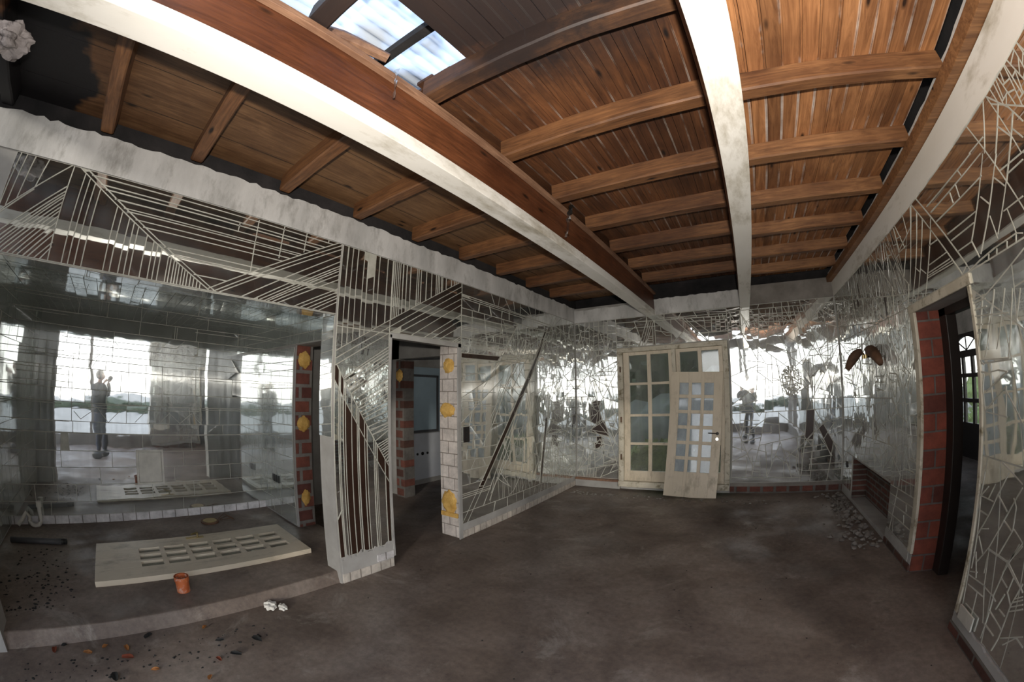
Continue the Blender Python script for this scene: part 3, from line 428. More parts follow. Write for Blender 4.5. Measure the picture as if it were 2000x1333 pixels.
# left wall
bm = boxes((XL-.2,XL,-.9,1.62,2.21,3.02),(XL-.2,XL,1.62,2.2,0,3.02),(XL-.27,XL,2.2,3.16,2.12,3.02),(XL-.27,XL,3.16,YB,0,3.02),(XL-.2,XL,-2.6,-.9,0,3.02))
struct('wall_left', bm, 'plaster_grey')
bm = bmesh.new(); rough_box(bm, XL+.001, XL+.014, -1.9, YB, 2.806, 3.05, 150, 'y', .012); struct('trim_1', bm, 'plaster_band')
struct('trim_2', boxes((XL,XL+.014,3.11,3.165,0,2.13),(XL,XL+.014,2.19,3.165,2.085,2.13),(XL,XL+.014,2.19,2.215,.1,2.12)), 'plaster_grey', .004)
struct('wall_door_jamb', boxes((XL-.275,XL-.002,3.14,3.162,0,2.12)), 'tile_y')
bm = boxes((XL,XL+.013,3.17,YB-.012,0,.085)); struct('baseboard_left', bm, 'tile_foot', .003)
struct('baseboard_pier', boxes((XL,XL+.013,1.635,2.19,0,.085)), 'tile_foot', .003)
bm = bmesh.new(); rough_box(bm, XL+.001, XL+.010, 1.64, 2.19, .085, .235, 22, 'y', .03); struct('trim_3', bm, 'plaster_grey')
struct('trim_4', boxes((XL+.001,XL+.008,3.17,YB-.012,.085,.165)), 'plaster_grey')
# alcove
struct('wall_alcove_back', boxes((-5.15,-4.95,-1.4,2.12,.1,2.55)), 'plaster_grey')
struct('baseboard_alcove', boxes((-4.95,-4.938,-1.2,1.88,.10,.185)), 'tile_x', .002)
struct('wall_alcove_right', boxes((-4.95,-4.0,1.88,2.10,.1,2.55),(-4.0,XL-.2,1.88,2.10,2.08,2.55)), 'plaster_grey')
struct('wall_alcove_left', boxes((-4.95,XL-.2,-1.4,-1.2,.1,2.55)), 'plaster_grey')
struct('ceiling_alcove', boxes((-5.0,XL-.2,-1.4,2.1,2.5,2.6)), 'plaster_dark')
struct('wall_brick_jamb', boxes((-4.0,-3.985,1.90,2.09,.1,2.08)), 'brick_x')
# passage seen through both doorways
bm = boxes((-5.2,-5.0,2.1,6.5,0,2.6),(-4.6,-3.4,6.3,6.5,0,1.5),(-4.6,-3.4,6.3,6.5,2.3,2.6),(-5.0,-4.6,6.3,6.5,0,2.6),(-3.4,XL-.2,6.3,6.5,0,2.6))  # gap in the unseen end wall is added to let sky light in
struct('wall_passage', bm, 'plaster_grey')
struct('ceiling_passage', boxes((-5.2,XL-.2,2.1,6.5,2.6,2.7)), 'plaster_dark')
struct('wall_brick_pillar', boxes((-4.68,-4.49,3.9,4.1,0,2.1)), 'brick_dull')
struct('wall_partition', boxes((-5.0,-4.68,3.95,4.1,0,2.6),(-5.0,-3.2,3.95,4.1,2.12,2.6)), 'plaster_grey')
# back wall
bm = boxes((XL-.3,-1.95,YB,YB+.3,.0,3.04),(-.185,XR+.25,YB,YB+.3,0,3.04),(-1.95,-.185,YB,YB+.3,2.29,3.04),(-1.95,-.185,YB,YB+.3,-.1,.06))
struct('wall_back', bm, 'plaster_grey')
bm = bmesh.new(); rough_box(bm, XL+.014, -1.44, YB-.012, YB-.001, 2.79, 3.0, 30, 'x', .008); rough_box(bm, -1.30, .055, YB-.012, YB-.001, 2.79, 3.04, 30, 'x', .008); struct('trim_5', bm, 'plaster_band')
struct('trim_6', boxes((.205,XR-.014,YB-.012,YB-.001,2.79,3.08)), 'plaster_dark')
struct('baseboard_back', boxes((-.185,XR,YB-.008,YB-.001,0,.10)), 'brick_dull')
struct('trim_7', boxes((-.185,XR,YB-.006,YB-.001,.10,.155)), 'plaster_dark')
struct('baseboard_back_left', boxes((XL+.013,-1.93,YB-.07,YB-.001,0,.12)), 'plaster_grey', .01)
struct('trim_8', boxes((XL+.013,-1.93,YB-.085,YB-.001,.12,.15)), 'ledge', .004)
# right wall with doorway and a low recess
W2 = XR+.22
bm = boxes((XR,W2,3.355,4.07,0,3.0),(XR,W2,4.07,5.58,.58,3.0),(XR,W2,4.07,5.58,0,.05),(XR,W2,5.58,YB,0,3.0),(XR,W2,2.44,3.355,2.06,3.0),(XR,W2,1.05,2.44,0,3.0),(XR,W2,-1.9,1.05,2.72,3.0))
struct('wall_right', bm, 'plaster_grey')
bm = bmesh.new(); rough_box(bm, XR-.013, XR-.001, -1.9, YB-.012, 2.80, 3.0, 120, 'y', .004, 'bottom'); struct('trim_9', bm, 'white_paint')
struct('wall_recess', boxes((W2-.02,W2,4.07,5.58,.05,.58),(XR+.01,W2,4.055,4.07,.05,.58),(XR+.004,W2,5.562,5.578,.05,.58)), 'brick_recess')
struct('wall_right_jamb', boxes((XR+.004,W2,3.338,3.356,0,2.06)), 'brick_y')
struct('trim_10', boxes((XR-.022,XR+.012,2.38,3.44,2.06,2.125),(XR-.022,XR+.006,3.335,3.42,.16,2.06),(XR-.016,XR+.02,2.405,2.44,.13,2.06)), 'cream_worn', .005)
struct('baseboard_right', boxes((XR-.03,XR-.001,1.05,2.44,0,.07),(XR-.02,XR-.001,3.345,4.07,0,.06)), 'brick_recess', .004)
bm = bmesh.new(); rough_box(bm, XR-.018, XR-.001, 1.05, 2.435, .07, .125, 30, 'y', .01); rough_box(bm, XR-.008, XR-.001, 3.42, 4.07, .06, .15, 14, 'y', .015); struct('trim_11', bm, 'plaster_grey')
struct('trim_12', boxes((W2,W2+.10,3.22,3.36,0,2.1),(W2,W2+.10,2.44,2.54,0,2.1),(W2,W2+.10,2.44,3.36,2.0,2.1)), 'dark_frame', .006)
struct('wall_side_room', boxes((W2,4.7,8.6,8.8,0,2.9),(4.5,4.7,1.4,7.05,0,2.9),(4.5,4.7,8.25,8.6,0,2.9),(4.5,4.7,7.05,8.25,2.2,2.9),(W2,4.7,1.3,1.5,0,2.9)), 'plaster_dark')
struct('ceiling_side_room', boxes((W2,4.7,1.3,8.8,2.85,2.95)), 'burnt')
# open side of the room behind the camera: low parapet and posts
struct('wall_parapet', boxes((XR,XR+.2,-1.9,1.05,0,.27),(-1.4,XR+.2,-2.1,-1.9,0,.27)), 'plaster_dark')
struct('wall_rear', boxes((XL-.2,-1.4,-2.1,-1.9,0,3.0),(-1.4,XR+.22,-2.1,-1.9,2.85,3.2)), 'plaster_grey')
struct('trim_13', boxes((XR+.02,XR+.16,-1.95,-1.8,.27,3.0),(XR+.02,XR+.14,-.55,-.47,.27,2.72),(.0,.10,-2.05,-1.95,.27,2.9)), 'plaster_dark', .01)
# ceilings: boards between the beams, and the roof over them
def planks(x0, x1, y0, y1, z, wd, seed, hole=None):
    bm = bmesh.new(); rnd = random.Random(seed); x = x0
    while x < x1-.01:
        xe = min(x1, x+wd-.003); dz = rnd.uniform(-.003,.003); a = y0
        if hole and x < hole[0]: a = hole[1]+rnd.uniform(-.05,.03)
        box(bm, x, xe, a, y1, z+dz, z+.022+dz); x += wd
    return bm
struct('ceiling', planks(-1.475,.055,-1.75,YB,3.29,.118,1,(-1.03,1.14)), 'plank_mid')
struct('ceiling_right', planks(.12,1.47,-1.75,YB,3.21,.105,2), 'plank_right')
struct('ceiling_left', planks(-2.94,-1.42,-1.75,YB,3.20,.42,3), 'plank_left')
struct('roof', boxes((-2.5,2.0,1.9,6.5,3.75,3.8),(-.55,2.0,-1.9,1.9,3.75,3.8),(-3.2,-2.5,-1.9,6.5,3.25,3.8),(-3.2,-2.80,-1.9,6.5,3.03,3.25),(1.85,2.0,-1.9,6.5,3.0,3.8),(-3.2,2.0,6.4,6.5,3.0,3.8)), 'burnt')  # left eave boxes are added to block sky light leaking in
# ---------------------------------------------------------------- beams and joists
t = thing('ceiling_beam', 'brown timber beam with a white painted lower edge, left of the two', 'beam')
link('timber', boxes((-1.44,-1.301,-1.8,YB-.013,2.80,3.165)), 'beam_wood', t)
bm = bmesh.new(); box(bm, -1.443,-1.2985,-1.8,YB-.014,2.780,2.864); link('white_painted_edge', bm, 'white_paint', t, bevel=.003)
link('ledge_strip', boxes((-1.30,-1.262,-1.8,YB-.014,3.115,3.15)), 'ledge', t, bevel=.003)
t = thing('ceiling_beam', 'beam with a broad white underside, right of the two', 'beam')
link('timber', boxes((.055,.20,-1.8,YB-.013,2.775,3.20)), 'beam_wood', t)
link('white_painted_edge', boxes((.0535,.2015,-1.8,YB-.014,2.755,2.774)), 'white_paint', t, bevel=.002)
t = tag(link('wall_plate', boxes((1.445,1.525,-1.8,YB-.013,3.005,3.088)), 'joist', bevel=.004), 'brown timber plate lying on the white band of the right wall', 'beam')
bm = bmesh.new(); rough_box(bm, 1.482, 1.520, -1.8, YB-.02, 3.09, 3.14, 90, 'y', .006); tag(link('mortar_strip', bm, 'plaster_band'), 'ragged white mortar strip beside the dark gap, above the wall plate', 'mortar')
ords = ['topmost','second','third','fourth','fifth','sixth','seventh','eighth','ninth','tenth']
def joist(x0, x1, y, z, zt, bay, i, m='joist', wd=.10, tilt=0):
    bm = bmesh.new(); n = 10; rnd = random.Random(int(y*100)+i); prev = None
    for k in range(n+1):
        f = k/n; x = x0+(x1-x0)*f; dy = rnd.uniform(-.002,.002)+tilt*(f-.5); c = .010
        ring = [(x,y-wd+dy,z+c),(x,y-wd+c+dy,z),(x,y-c+dy,z),(x,y+dy,z+c),(x,y+dy,zt),(x,y-wd+dy,zt)]
        ring = [bm.verts.new(p) for p in ring]
        if prev:
            for q in range(6): bm.faces.new((prev[q],prev[(q+1)%6],ring[(q+1)%6],ring[q]))
        else: bm.faces.new(ring)
        prev = ring
    bm.faces.new(prev[::-1])
    where = {'left':'left bay','mid':'middle bay','right':'right bay'}[bay]
    look = {'left':'short brown joist','mid':'dark brown joist','right':'pale orange joist'}[bay]
    tag(link('ceiling_joist', bm, m), f'{look} in the {where}, {ords[i]} counting from the top of the photo', 'joist', f'joists of the {where}')
for i, y in enumerate((.46,1.23,1.97,2.71,3.41,4.12,4.84,5.54)):
    joist(-1.30, .052, y, 3.16, 3.289, 'mid', i, 'joist_shade_char', .105, tilt=.03 if i==1 else 0)
for i, y in enumerate((1.17,1.90,2.64,3.38,4.11,4.86,5.60)):
    joist(.203, 1.475, y, 3.09, 3.209, 'right', i)
for i, y in enumerate((-1.06,-.325,.345,1.07,1.78,2.48,3.19,3.90,4.61,5.32)):
    joist(XL+.016, -1.443, y, 3.07, 3.199, 'left', i, 'joist_shade_char', .095)
# roof hole, corrugated sheet and broken timber
def corrugated(x0, x1, y0, y1, z, wl=.076, amp=.012):
    bm = bmesh.new(); n = int((x1-x0)/wl*6); rows = []
    for j in range(2):
        y = y0+(y1-y0)*j
        rows.append([bm.verts.new((x0+(x1-x0)*i/n, y, z + amp*math.sin(2*PI*(x1-x0)*i/n/wl) + .06*j)) for i in range(n+1)])
    for i in range(n): bm.faces.new((rows[0][i],rows[0][i+1],rows[1][i+1],rows[1][i]))
    return bm
o = tag(link('roofing_sheet', corrugated(-2.3,-.7,-.3,1.85,3.60), 'sheet', smooth=True), 'translucent bluish corrugated sheet above the hole in the ceiling', 'roofing sheet')
so = o.modifiers.new('thick','SOLIDIFY'); so.thickness = .003
bm = bmesh.new(); tube(bm, [(-1.66,.30,3.50),(-1.46,.62,3.40),(-1.36,.88,3.34)], [.035,.04,.03], 7); tag(link('broken_batten', bm, 'ledge'), 'pale splintered batten across the hole in the ceiling', 'batten')
bm = boxes((-2.2,-.8,.93,.985,3.50,3.56)); tag(link('roof_batten', bm, 'burnt'), 'charred roof batten under the corrugated sheet', 'batten')
tag(link('fascia_board', boxes((-1.44,-1.41,-1.7,1.15,3.17,3.33)), 'joist_shade_char'), 'blackened board standing on the left beam under the hole', 'board')
def strip(name, label, pts, wd, m):
    bm = bmesh.new(); prev = None
    for i, p in enumerate(pts):
        a = random.uniform(-.6,.6); k = wd*random.uniform(.6,1.2)*(1-.6*i/len(pts)); dx, dy = math.cos(a)*k*.5, math.sin(a)*k*.5
        r = [bm.verts.new((p[0]+sx*dx+sy*.002, p[1]+sx*dy, p[2])) for sx, sy in ((-1,0),(0,1),(1,0),(0,-1))]
        if prev:
            for q in range(4): bm.faces.new((prev[q],prev[(q+1)%4],r[(q+1)%4],r[q]))
        else: bm.faces.new(r)
        prev = r
    bm.faces.new(prev[::-1]); tag(link(name, bm, m), label, 'strip')
strip('hanging_strip', 'thin grey metal strip hanging beside the hole in the ceiling', [(-1.24,.87+.002*i,3.16-.028*i) for i in range(8)], .035, 'steel')
strip('hanging_strip', 'bright silver strip hanging from the left beam beyond the hole', [(-1.235+.004*math.sin(i),2.83-.012*i,3.19-.032*i) for i in range(12)], .05, 'steel')
bm = bmesh.new(); blob(bm, (-2.03,-1.0,3.02), (.10,.12,.07), 4, .3, 3); tag(link('burnt_masonry', bm, 'burnt_wall'), 'scorched pale masonry lump at the top left corner', 'masonry')
# ================================================================ MIRROR MOSAICS
PL = lambda s,z,n: (XL+n, s, z)
PB = lambda s,z,n: (s, YB-n, z)
PR = lambda s,z,n: (XR-n, s, z)
PA = lambda s,z,n: (-4.95+n, s, z)
ZT = 2.803
seg = [list(x) for x in SEGS['over']]
zs = [2.774,2.73,2.706,2.662,2.619,2.603,2.564,2.529,2.433,2.398,2.387,2.299]
V0 = (-.496,2.821); V1 = (.558,2.216); V2 = (1.64,2.81)
def xon(p, q, z): return p[0]+(q[0]-p[0])*(z-p[1])/(q[1]-p[1])
for z in zs: seg.append([xon(V0,V1,z)+.05, z, xon(V1,V2,z)-.05, z])
for y in [-.406,-.366,-.324,-.279,-.136,-.094,-.038,0,.035,.104,.157,.188,.22,.274,.294,.318,.337,.357,.381,.401,.421,.445,.469,.494,.518]:
    seg.append([y, 2.213, y, V0[1]+(V1[1]-V0[1])*(y-V0[0])/(V1[0]-V0[0])])
for y in (-.935,-.868,-.825,-.766,-.671): seg.append([y, 2.80, y-.02, 2.80-.30+ (y+.935)*.7])
mosaic('wide striped mirror mosaic of chevrons above the alcove opening', [rect(-.9,1.62,2.212,ZT)], PL, seg, first=SEGS['over'][:4]+[SEGS['over'][-1]], seed=3, gap=.008, m='mirror_clean')
seg = [list(x) for x in SEGS['pier']]
D0, D1 = (1.62,2.02), (3.16,2.81)   # the rising double line
for y in [1.69,1.739,1.794,1.862,1.907,1.984,2.031,2.125,2.195,2.216,2.237,2.259,2.281,2.317,2.361,2.411,2.495,2.519,2.55,2.623,2.697,2.764,2.79,2.812,2.842,2.86,2.913,2.995,3.042,3.07,3.099]:
    seg.append([y, 2.81, y, None])
pd = SEGS['pier'][0]
for s in seg:
    if s[3] is None: s[3] = pd[1]+(pd[3]-pd[1])*(s[0]-pd[0])/(pd[2]-pd[0])
ld = SEGS['pier'][-3]
for y in [1.677,1.691,1.722,1.742,1.801,1.855,1.874,1.93,1.955,2.026,2.045,2.061,2.144]:
    seg.append([y, .23, y, ld[1]+(ld[3]-ld[1])*(y-ld[0])/(ld[2]-ld[0])])
def brown_pier(x, z, r, A):
    a = SEGS['pier'][-3]; b = SEGS['pier'][-4]
    za = a[1]+(a[3]-a[1])*(x-a[0])/(a[2]-a[0]); zb = b[1]+(b[3]-b[1])*(x-b[0])/(b[2]-b[0])
    if za < z < zb and z < 1.93: return True
    return z < za and r.random() < .55  # lower stripes turned brown at random: a dark reflection put into the colour
mosaic('tall striped mirror mosaic on the pier between alcove and doorway', [rect(1.635,2.185,.235,2.12),rect(1.635,2.185,2.12,ZT),rect(2.185,3.165,2.135,ZT)], PL, seg, seed=4, gap=.008, m='mirror_clean', brown=brown_pier, first=[SEGS['pier'][0],SEGS['pier'][1],SEGS['pier'][2],SEGS['pier'][-3],SEGS['pier'][-4],[2.185,2.0,2.185,2.2]])
def am_l(x, z): return .10 if x < 3.9 else (.03 if z < 2.3 else .05)
QL = [[(4.97,2.40),(5.06,2.40),(4.61,1.80),(4.52,1.80)],[(4.52,1.80),(4.61,1.80),(3.55,.53),(3.47,.54)],[(5.03,1.18),(5.085,1.17),(4.90,.29),(4.85,.30)],[(3.17,2.035),(3.89,2.05),(3.89,1.99),(3.17,1.98)],[(5.98,1.22),(6.12,1.22),(6.12,1.06),(5.98,1.06)]]
def inq(x, z, Q):
    for q in Q:
        s = [(q[(i+1)%len(q)][0]-q[i][0])*(z-q[i][1])-(q[(i+1)%len(q)][1]-q[i][1])*(x-q[i][0]) for i in range(len(q))]
        if all(v > 0 for v in s) or all(v < 0 for v in s): return True
    return False
def edges(Q): return [[*q[i], *q[(i+1)%len(q)]] for q in Q for i in range(len(q))]
def brown_l(x, z, r, A): return inq(x, z, QL)
mosaic('mirror mosaic with bands and long slanting lines right of the doorway', [rect(3.17,YB-.02,.165,ZT)], PL, SEGS['leftr'], first=edges(QL), amax=am_l, seed=5, gap=.009, brown=brown_l, vertical=.7, tilt=.35)
# inside the alcove
seg = [list(x) for x in SEGS['alc']]
for z in (.158,.309,.332,.503,.511,.678,.687,.852,1.036,1.152): pass
for z in (.33,.506,.682,.852,1.036,1.15): seg.append([-1.2,z,1.88,z+.0])
for z in (1.32,1.48,1.66,1.84,2.02,2.2,2.36): seg.append([-1.2,z,-.55,z]); seg.append([.95,z,1.88,z])
mosaic('large brick patterned mirror mosaic on the back wall of the alcove', [rect(-1.2,1.88,.187,2.5)], PA, seg, amax=.16, seed=6, gap=.007, mode='brick', m='mirror', tilt=.12)
mosaic('narrow mirror mosaic on the right side wall of the alcove', [rect(-4.942,-4.02,.12,2.06),rect(-4.942,-2.94,2.09,2.5)], lambda s,z,n:(s,1.88-n,z), [[-4.95,z,-4,z+.02] for z in (.3,.5,.68,.85,1.04,1.2,1.4,1.6,1.8)], amax=.07, seed=7, gap=.007, mode='brick', tilt=.15, m='mirror_dusty')
mosaic('mirror mosaic on the left side wall of the alcove', [rect(-4.942,-2.94,.12,2.5)], lambda s,z,n:(s,-1.2+n,z), [[-4.95,z,-2.9,z] for z in (.3,.5,.7,.9,1.1,1.3,1.5,1.7,1.9,2.1,2.3)], amax=.14, seed=8, gap=.007, mode='brick', m='mirror_dusty')
mosaic('mirror tiles on the ceiling of the alcove', [rect(-4.94,-2.94,-1.19,1.87)], lambda s,y,n:(s,y,2.5-n), [[-4.95,y,-2.9,y] for y in (-.8,-.4,0,.4,.8,1.2,1.6)], amax=.08, seed=9, gap=.007, mode='brick', m='mirror_dusty')
mosaic('strip of mirror tiles under the lintel of the alcove', [rect(XL-.198,XL-.002,-.89,1.61)], lambda s,y,n:(s,y,2.21-n), [[-3,y,-2.7,y+.02] for y in (-.6,-.25,.1,.5,.85,1.2,1.5)], seed=10, gap=.005)
mosaic('mirror tiles on the upper part of the pier edge facing the alcove', [rect(XL-.198,XL-.002,1.24,2.2)], lambda s,z,n:(s,1.62-n,z), [[-3,z,-2.7,z+.03] for z in (1.32,1.46,1.6,1.72,1.8,1.9,2.0,2.06)], seed=11, gap=.005, tilt=.4)
# window wall
LQ = [[(-2.47,1.40),(-2.28,1.42),(-2.24,1.16),(-2.46,1.02)],[(-2.45,.98),(-2.22,1.12),(-2.14,.86),(-2.44,.92)],[(-2.42,.66),(-2.30,.82),(-2.24,.64)]]
BQ = [[(.93,.76),(1.06,.76),(1.10,1.52),(.99,1.52)],[(.99,1.52),(1.10,1.52),(1.09,1.97),(1.03,1.97)],[(1.09,1.42),(1.26,1.70),(1.23,1.74),(1.09,1.52)],[(.84,1.66),(.87,1.70),(1.0,1.53),(1.0,1.46)],[(1.10,1.02),(1.16,1.08),(1.37,.72),(1.34,.52)]]
RQ = []
def inq(x, z, Q):
    for q in Q:
        s = [(q[(i+1)%len(q)][0]-q[i][0])*(z-q[i][1])-(q[(i+1)%len(q)][1]-q[i][1])*(x-q[i][0]) for i in range(len(q))]
        if all(v > 0 for v in s) or all(v < 0 for v in s): return True
    return False
def edges(Q): return [[*q[i], *q[(i+1)%len(q)]] for q in Q for i in range(len(q))]
mosaic('cracked mirror mosaic on the window wall between the left corner and the window', [rect(XL+.02,-1.975,.155,2.29),rect(XL+.02,-1.975,2.29,2.785)], PB, SEGS['backl'], amax=.022, seed=12, gap=.011, tilt=.5,
       brown=lambda x,z,r,A: inq(x,z,LQ), first=edges(LQ), vertical=.55)
mosaic('mirror mosaic with ladder shapes above the window', [rect(-1.975,-.165,2.305,2.785)], PB, SEGS['backtop'], amax=.05, seed=13, gap=.012, tilt=.3)
face = (.77,1.60,.165,.235)
def am_b(x, z):
    d = ((x-face[0])/face[2])**2+((z-face[1])/face[3])**2
    return .022 if z > 2.35 else .09
fs = []
for k in range(26):
    a, b = 2*PI*k/26, 2*PI*(k+1)/26
    for sc in (1.0,1.22): fs.append([face[0]+face[2]*sc*math.cos(a), face[1]+face[3]*sc*math.sin(a), face[0]+face[2]*sc*math.cos(b), face[1]+face[3]*sc*math.sin(b)])
for sx in (-1,1): fs += [[.77+sx*.03,1.66,.77+sx*.12,1.66],[.77+sx*.03,1.63,.77+sx*.12,1.63],[.77,1.66,.77+sx*.035,1.54],[.77+sx*.035,1.54,.77,1.53],[.77,1.49,.77+sx*.07,1.47],[.77,1.45,.77+sx*.07,1.47]]
def brown_b(x, z, r, A): return inq(x, z, BQ)
mosaic('large cracked mirror mosaic with a dark tree trunk, right of the window', [rect(-.165,XR-.02,.158,1.2),rect(-.165,XR-.02,1.2,2.785)], PB, SEGS['backr'], first=edges(BQ), amax=am_b, seed=14, gap=.010, tilt=.28, brown=brown_b)
FE = [(.745+.165*math.cos(2*PI*k/24), 1.63+.225*math.sin(2*PI*k/24)) for k in range(24)]
ff = []
for k in range(24):
    a, c = 2*PI*k/24, 2*PI*(k+1)/24; ff.append([.745+.135*math.cos(a),1.63+.19*math.sin(a),.745+.135*math.cos(c),1.63+.19*math.sin(c)])
    ff.append([.745+.135*math.cos(a),1.63+.19*math.sin(a),.745+.165*math.cos(a),1.63+.225*math.sin(a)])
for sx in (-1,1):
    ff += [[.745+sx*.025,1.695,.745+sx*.095,1.70],[.745+sx*.025,1.665,.745+sx*.095,1.66],[.745+sx*.025,1.665,.745+sx*.025,1.695],[.745+sx*.095,1.66,.745+sx*.095,1.70],[.745+sx*.012,1.70,.745+sx*.032,1.58],[.745+sx*.032,1.58,.745,1.572],
           [.745,1.535,.745+sx*.065,1.525],[.745,1.50,.745+sx*.065,1.525],[.745,1.517,.745+sx*.065,1.525],[.745+sx*.05,1.60,.745+sx*.12,1.58],[.745+sx*.06,1.75,.745+sx*.02,1.80],[.745+sx*.03,1.73,.745+sx*.10,1.745]]
mosaic('small round mosaic of a face with eyes, nose and mouth on the window wall', [FE], lambda s,z,n:(s,YB-.0135-n,z), ff, amax=.0035, seed=21, gap=.013, tilt=.35, cat='mosaic face')
# right wall
mosaic('densely cracked mirror mosaic between the right corner and the doorway', [rect(3.44,4.06,.16,2.12),rect(4.06,YB-.02,.60,2.12),rect(5.60,YB-.02,.12,.6),rect(3.44,YB-.02,2.12,2.797)], PR, SEGS['rightfar'], amax=lambda x,z: .012 if z>1.45 else (.05 if x>3.9 else .06), seed=15, gap=.010, tilt=.5, vertical=.75, brown=lambda x,z,r,A: A < .012 and r.random()<.03)
mosaic('mirror mosaic with long slanting lines above the right doorway', [rect(1.05,3.44,2.13,2.797)], PR, SEGS['rightup']+[s for s in SEGS['rightlow'] if s[1]>1.9 or s[3]>1.9], amax=lambda x,z: .0045 if (x<1.78 and z>2.42+(x-1.05)*.45) else (.5 if x>1.7 else .05), seed=16, gap=.009, tilt=.15, vertical=.6, m='mirror_clean')
mosaic('mirror mosaic of long shards at the right edge, beside the doorway', [rect(1.05,2.41,.13,1.1),rect(1.05,2.41,1.1,2.13)], PR, SEGS['rightlow'], amax=lambda x,z: .5 if z<1.0 else .09, seed=17, gap=.009, tilt=.3, vertical=.6, m='mirror', brown=lambda x,z,r,A: A < .015 and r.random()<.05)
# ================================================================ DOORS AND WINDOW
def grid_frame(bm, x0, x1, z0, z1, xs, zs, y0, y1):
    """solid frame with openings between xs pairs and zs pairs"""
    X = [x0]+[v for p in xs for v in p]+[x1]; Z = [z0]+[v for p in zs for v in p]+[z1]
    for i in range(0,len(X),2): box(bm, X[i], X[i+1], y0, y1, z0, z1)
    for (a,b) in xs:
        for j in range(0,len(Z),2): box(bm, a, b, y0, y1, Z[j], Z[j+1])
wt = bpy.data.objects.new('window_1', None); C.objects.link(wt); wt['kind'] = 'structure'
bm = boxes((-1.945,-1.86,6.05,6.20,.15,2.215),(-.27,-.19,6.05,6.20,.15,2.215),(-1.945,-.19,6.048,6.20,2.215,2.285),(-1.945,-.19,6.03,6.20,.06,.15),(-1.06,-1.0,6.06,6.20,.15,2.215))
link('outer_frame', bm, 'cream_worn', wt, bevel=.005)
ZP = [(.319,.737),(.777,1.189),(1.229,1.686),(1.726,2.16)]
for x0, x1, xs in ((-1.858,-1.062,[(-1.763,-1.466),(-1.407,-1.119)]),(-.998,-.272,[(-.935,-.655),(-.597,-.335)])):
    bm = bmesh.new(); grid_frame(bm, x0, x1, .152, 2.213, xs, ZP, 6.09, 6.14); sash = link('sash', bm, 'cream', wt, bevel=.004)
    for a, b in xs:
        for c, d in ZP: link('pane', boxes((a-.005,b+.005,6.112,6.116,c-.005,d+.005)), 'pane', sash)
bm = bmesh.new()
for z in (.5,1.1,1.9): tube(bm, [(-1.90,6.045,z),(-1.90,6.045,z+.09)], .012, 8)
link('hinge', bm, 'rust', wt)
def glazed_door(t, w, h, th, m, pm, foot=.40, head=.165, side=.135, cols=3, rows=6, bar=.05):
    pw = (w-2*side-(cols-1)*bar)/cols; ph = (h-foot-head-(rows-1)*bar)/rows
    xs = [(side+i*(pw+bar), side+i*(pw+bar)+pw) for i in range(cols)]; zs_ = [(foot+j*(ph+bar), foot+j*(ph+bar)+ph) for j in range(rows)]
    bm = bmesh.new(); grid_frame(bm, 0, w, 0, h, xs, zs_, 0, th); link('door_leaf', bm, m, t, bevel=.003)
    for a, b in xs:
        for c, d in zs_: link('pane', boxes((a-.003,b+.003,th*.45,th*.55,c-.003,d+.003)), pm, t)
# leaning door
up = Vector((.092,.235,1.845)).normalized(); ax = Vector((1,.02,-.03)); ax = (ax-ax.dot(up)*up).normalized(); dp = up.cross(ax)
t = thing('glazed_door', 'loose cream glazed door leaning upright against the window', 'door')
t.matrix_world = Matrix(((ax.x,dp.x,up.x,-1.160),(ax.y,dp.y,up.y,5.80),(ax.z,dp.z,up.z,.022),(0,0,0,1)))
glazed_door(t, .79, 1.86, .04, 'cream', 'pane_frost', .375, .165)
bm = bmesh.new(); tube(bm, [(.735,-.0,.955),(.735,-.045,.955)], .008, 8); tube(bm, [(.735,-.045,.955),(.60,-.045,.958)], .008, 8); tube(bm, [(.735,0,.955),(.735,-.006,.955)], .024, 14); o = link('handle', bm, 'dark_frame', t); o['label'] = 'dark lever handle'
bm = bmesh.new(); tube(bm, [(.735,0,.875),(.735,-.008,.875)], .022, 16); o = link('key_plate', bm, 'steel', t); o['label'] = 'round silver keyhole plate'
# flat door on the alcove slab
e1 = Vector((-3.27,1.643,0))-Vector((-3.325,-.256,0)); L1 = e1.length; e1.normalize(); e2 = Vector((0,0,1)).cross(e1)
t = thing('glazed_door', 'loose cream glazed door lying flat on the alcove floor', 'door')
t.matrix_world = Matrix(((e2.x,0,e1.x,-3.322),(e2.y,0,e1.y,-.256),(0,-1,0,.146),(0,0,0,1)))
glazed_door(t, .83, L1, .045, 'cream', 'pane', .40, .12, .21, bar=.045)
bm = bmesh.new(); tube(bm, [(.76,0,1.00),(.76,-.05,1.00)], .010, 8); tube(bm, [(.76,-.05,1.00),(.70,-.055,.93)], .009, 8); box(bm, .735,.785,-.004,0,.88,1.06); o = link('handle', bm, 'brass', t); o['label'] = 'dull brass lever handle'
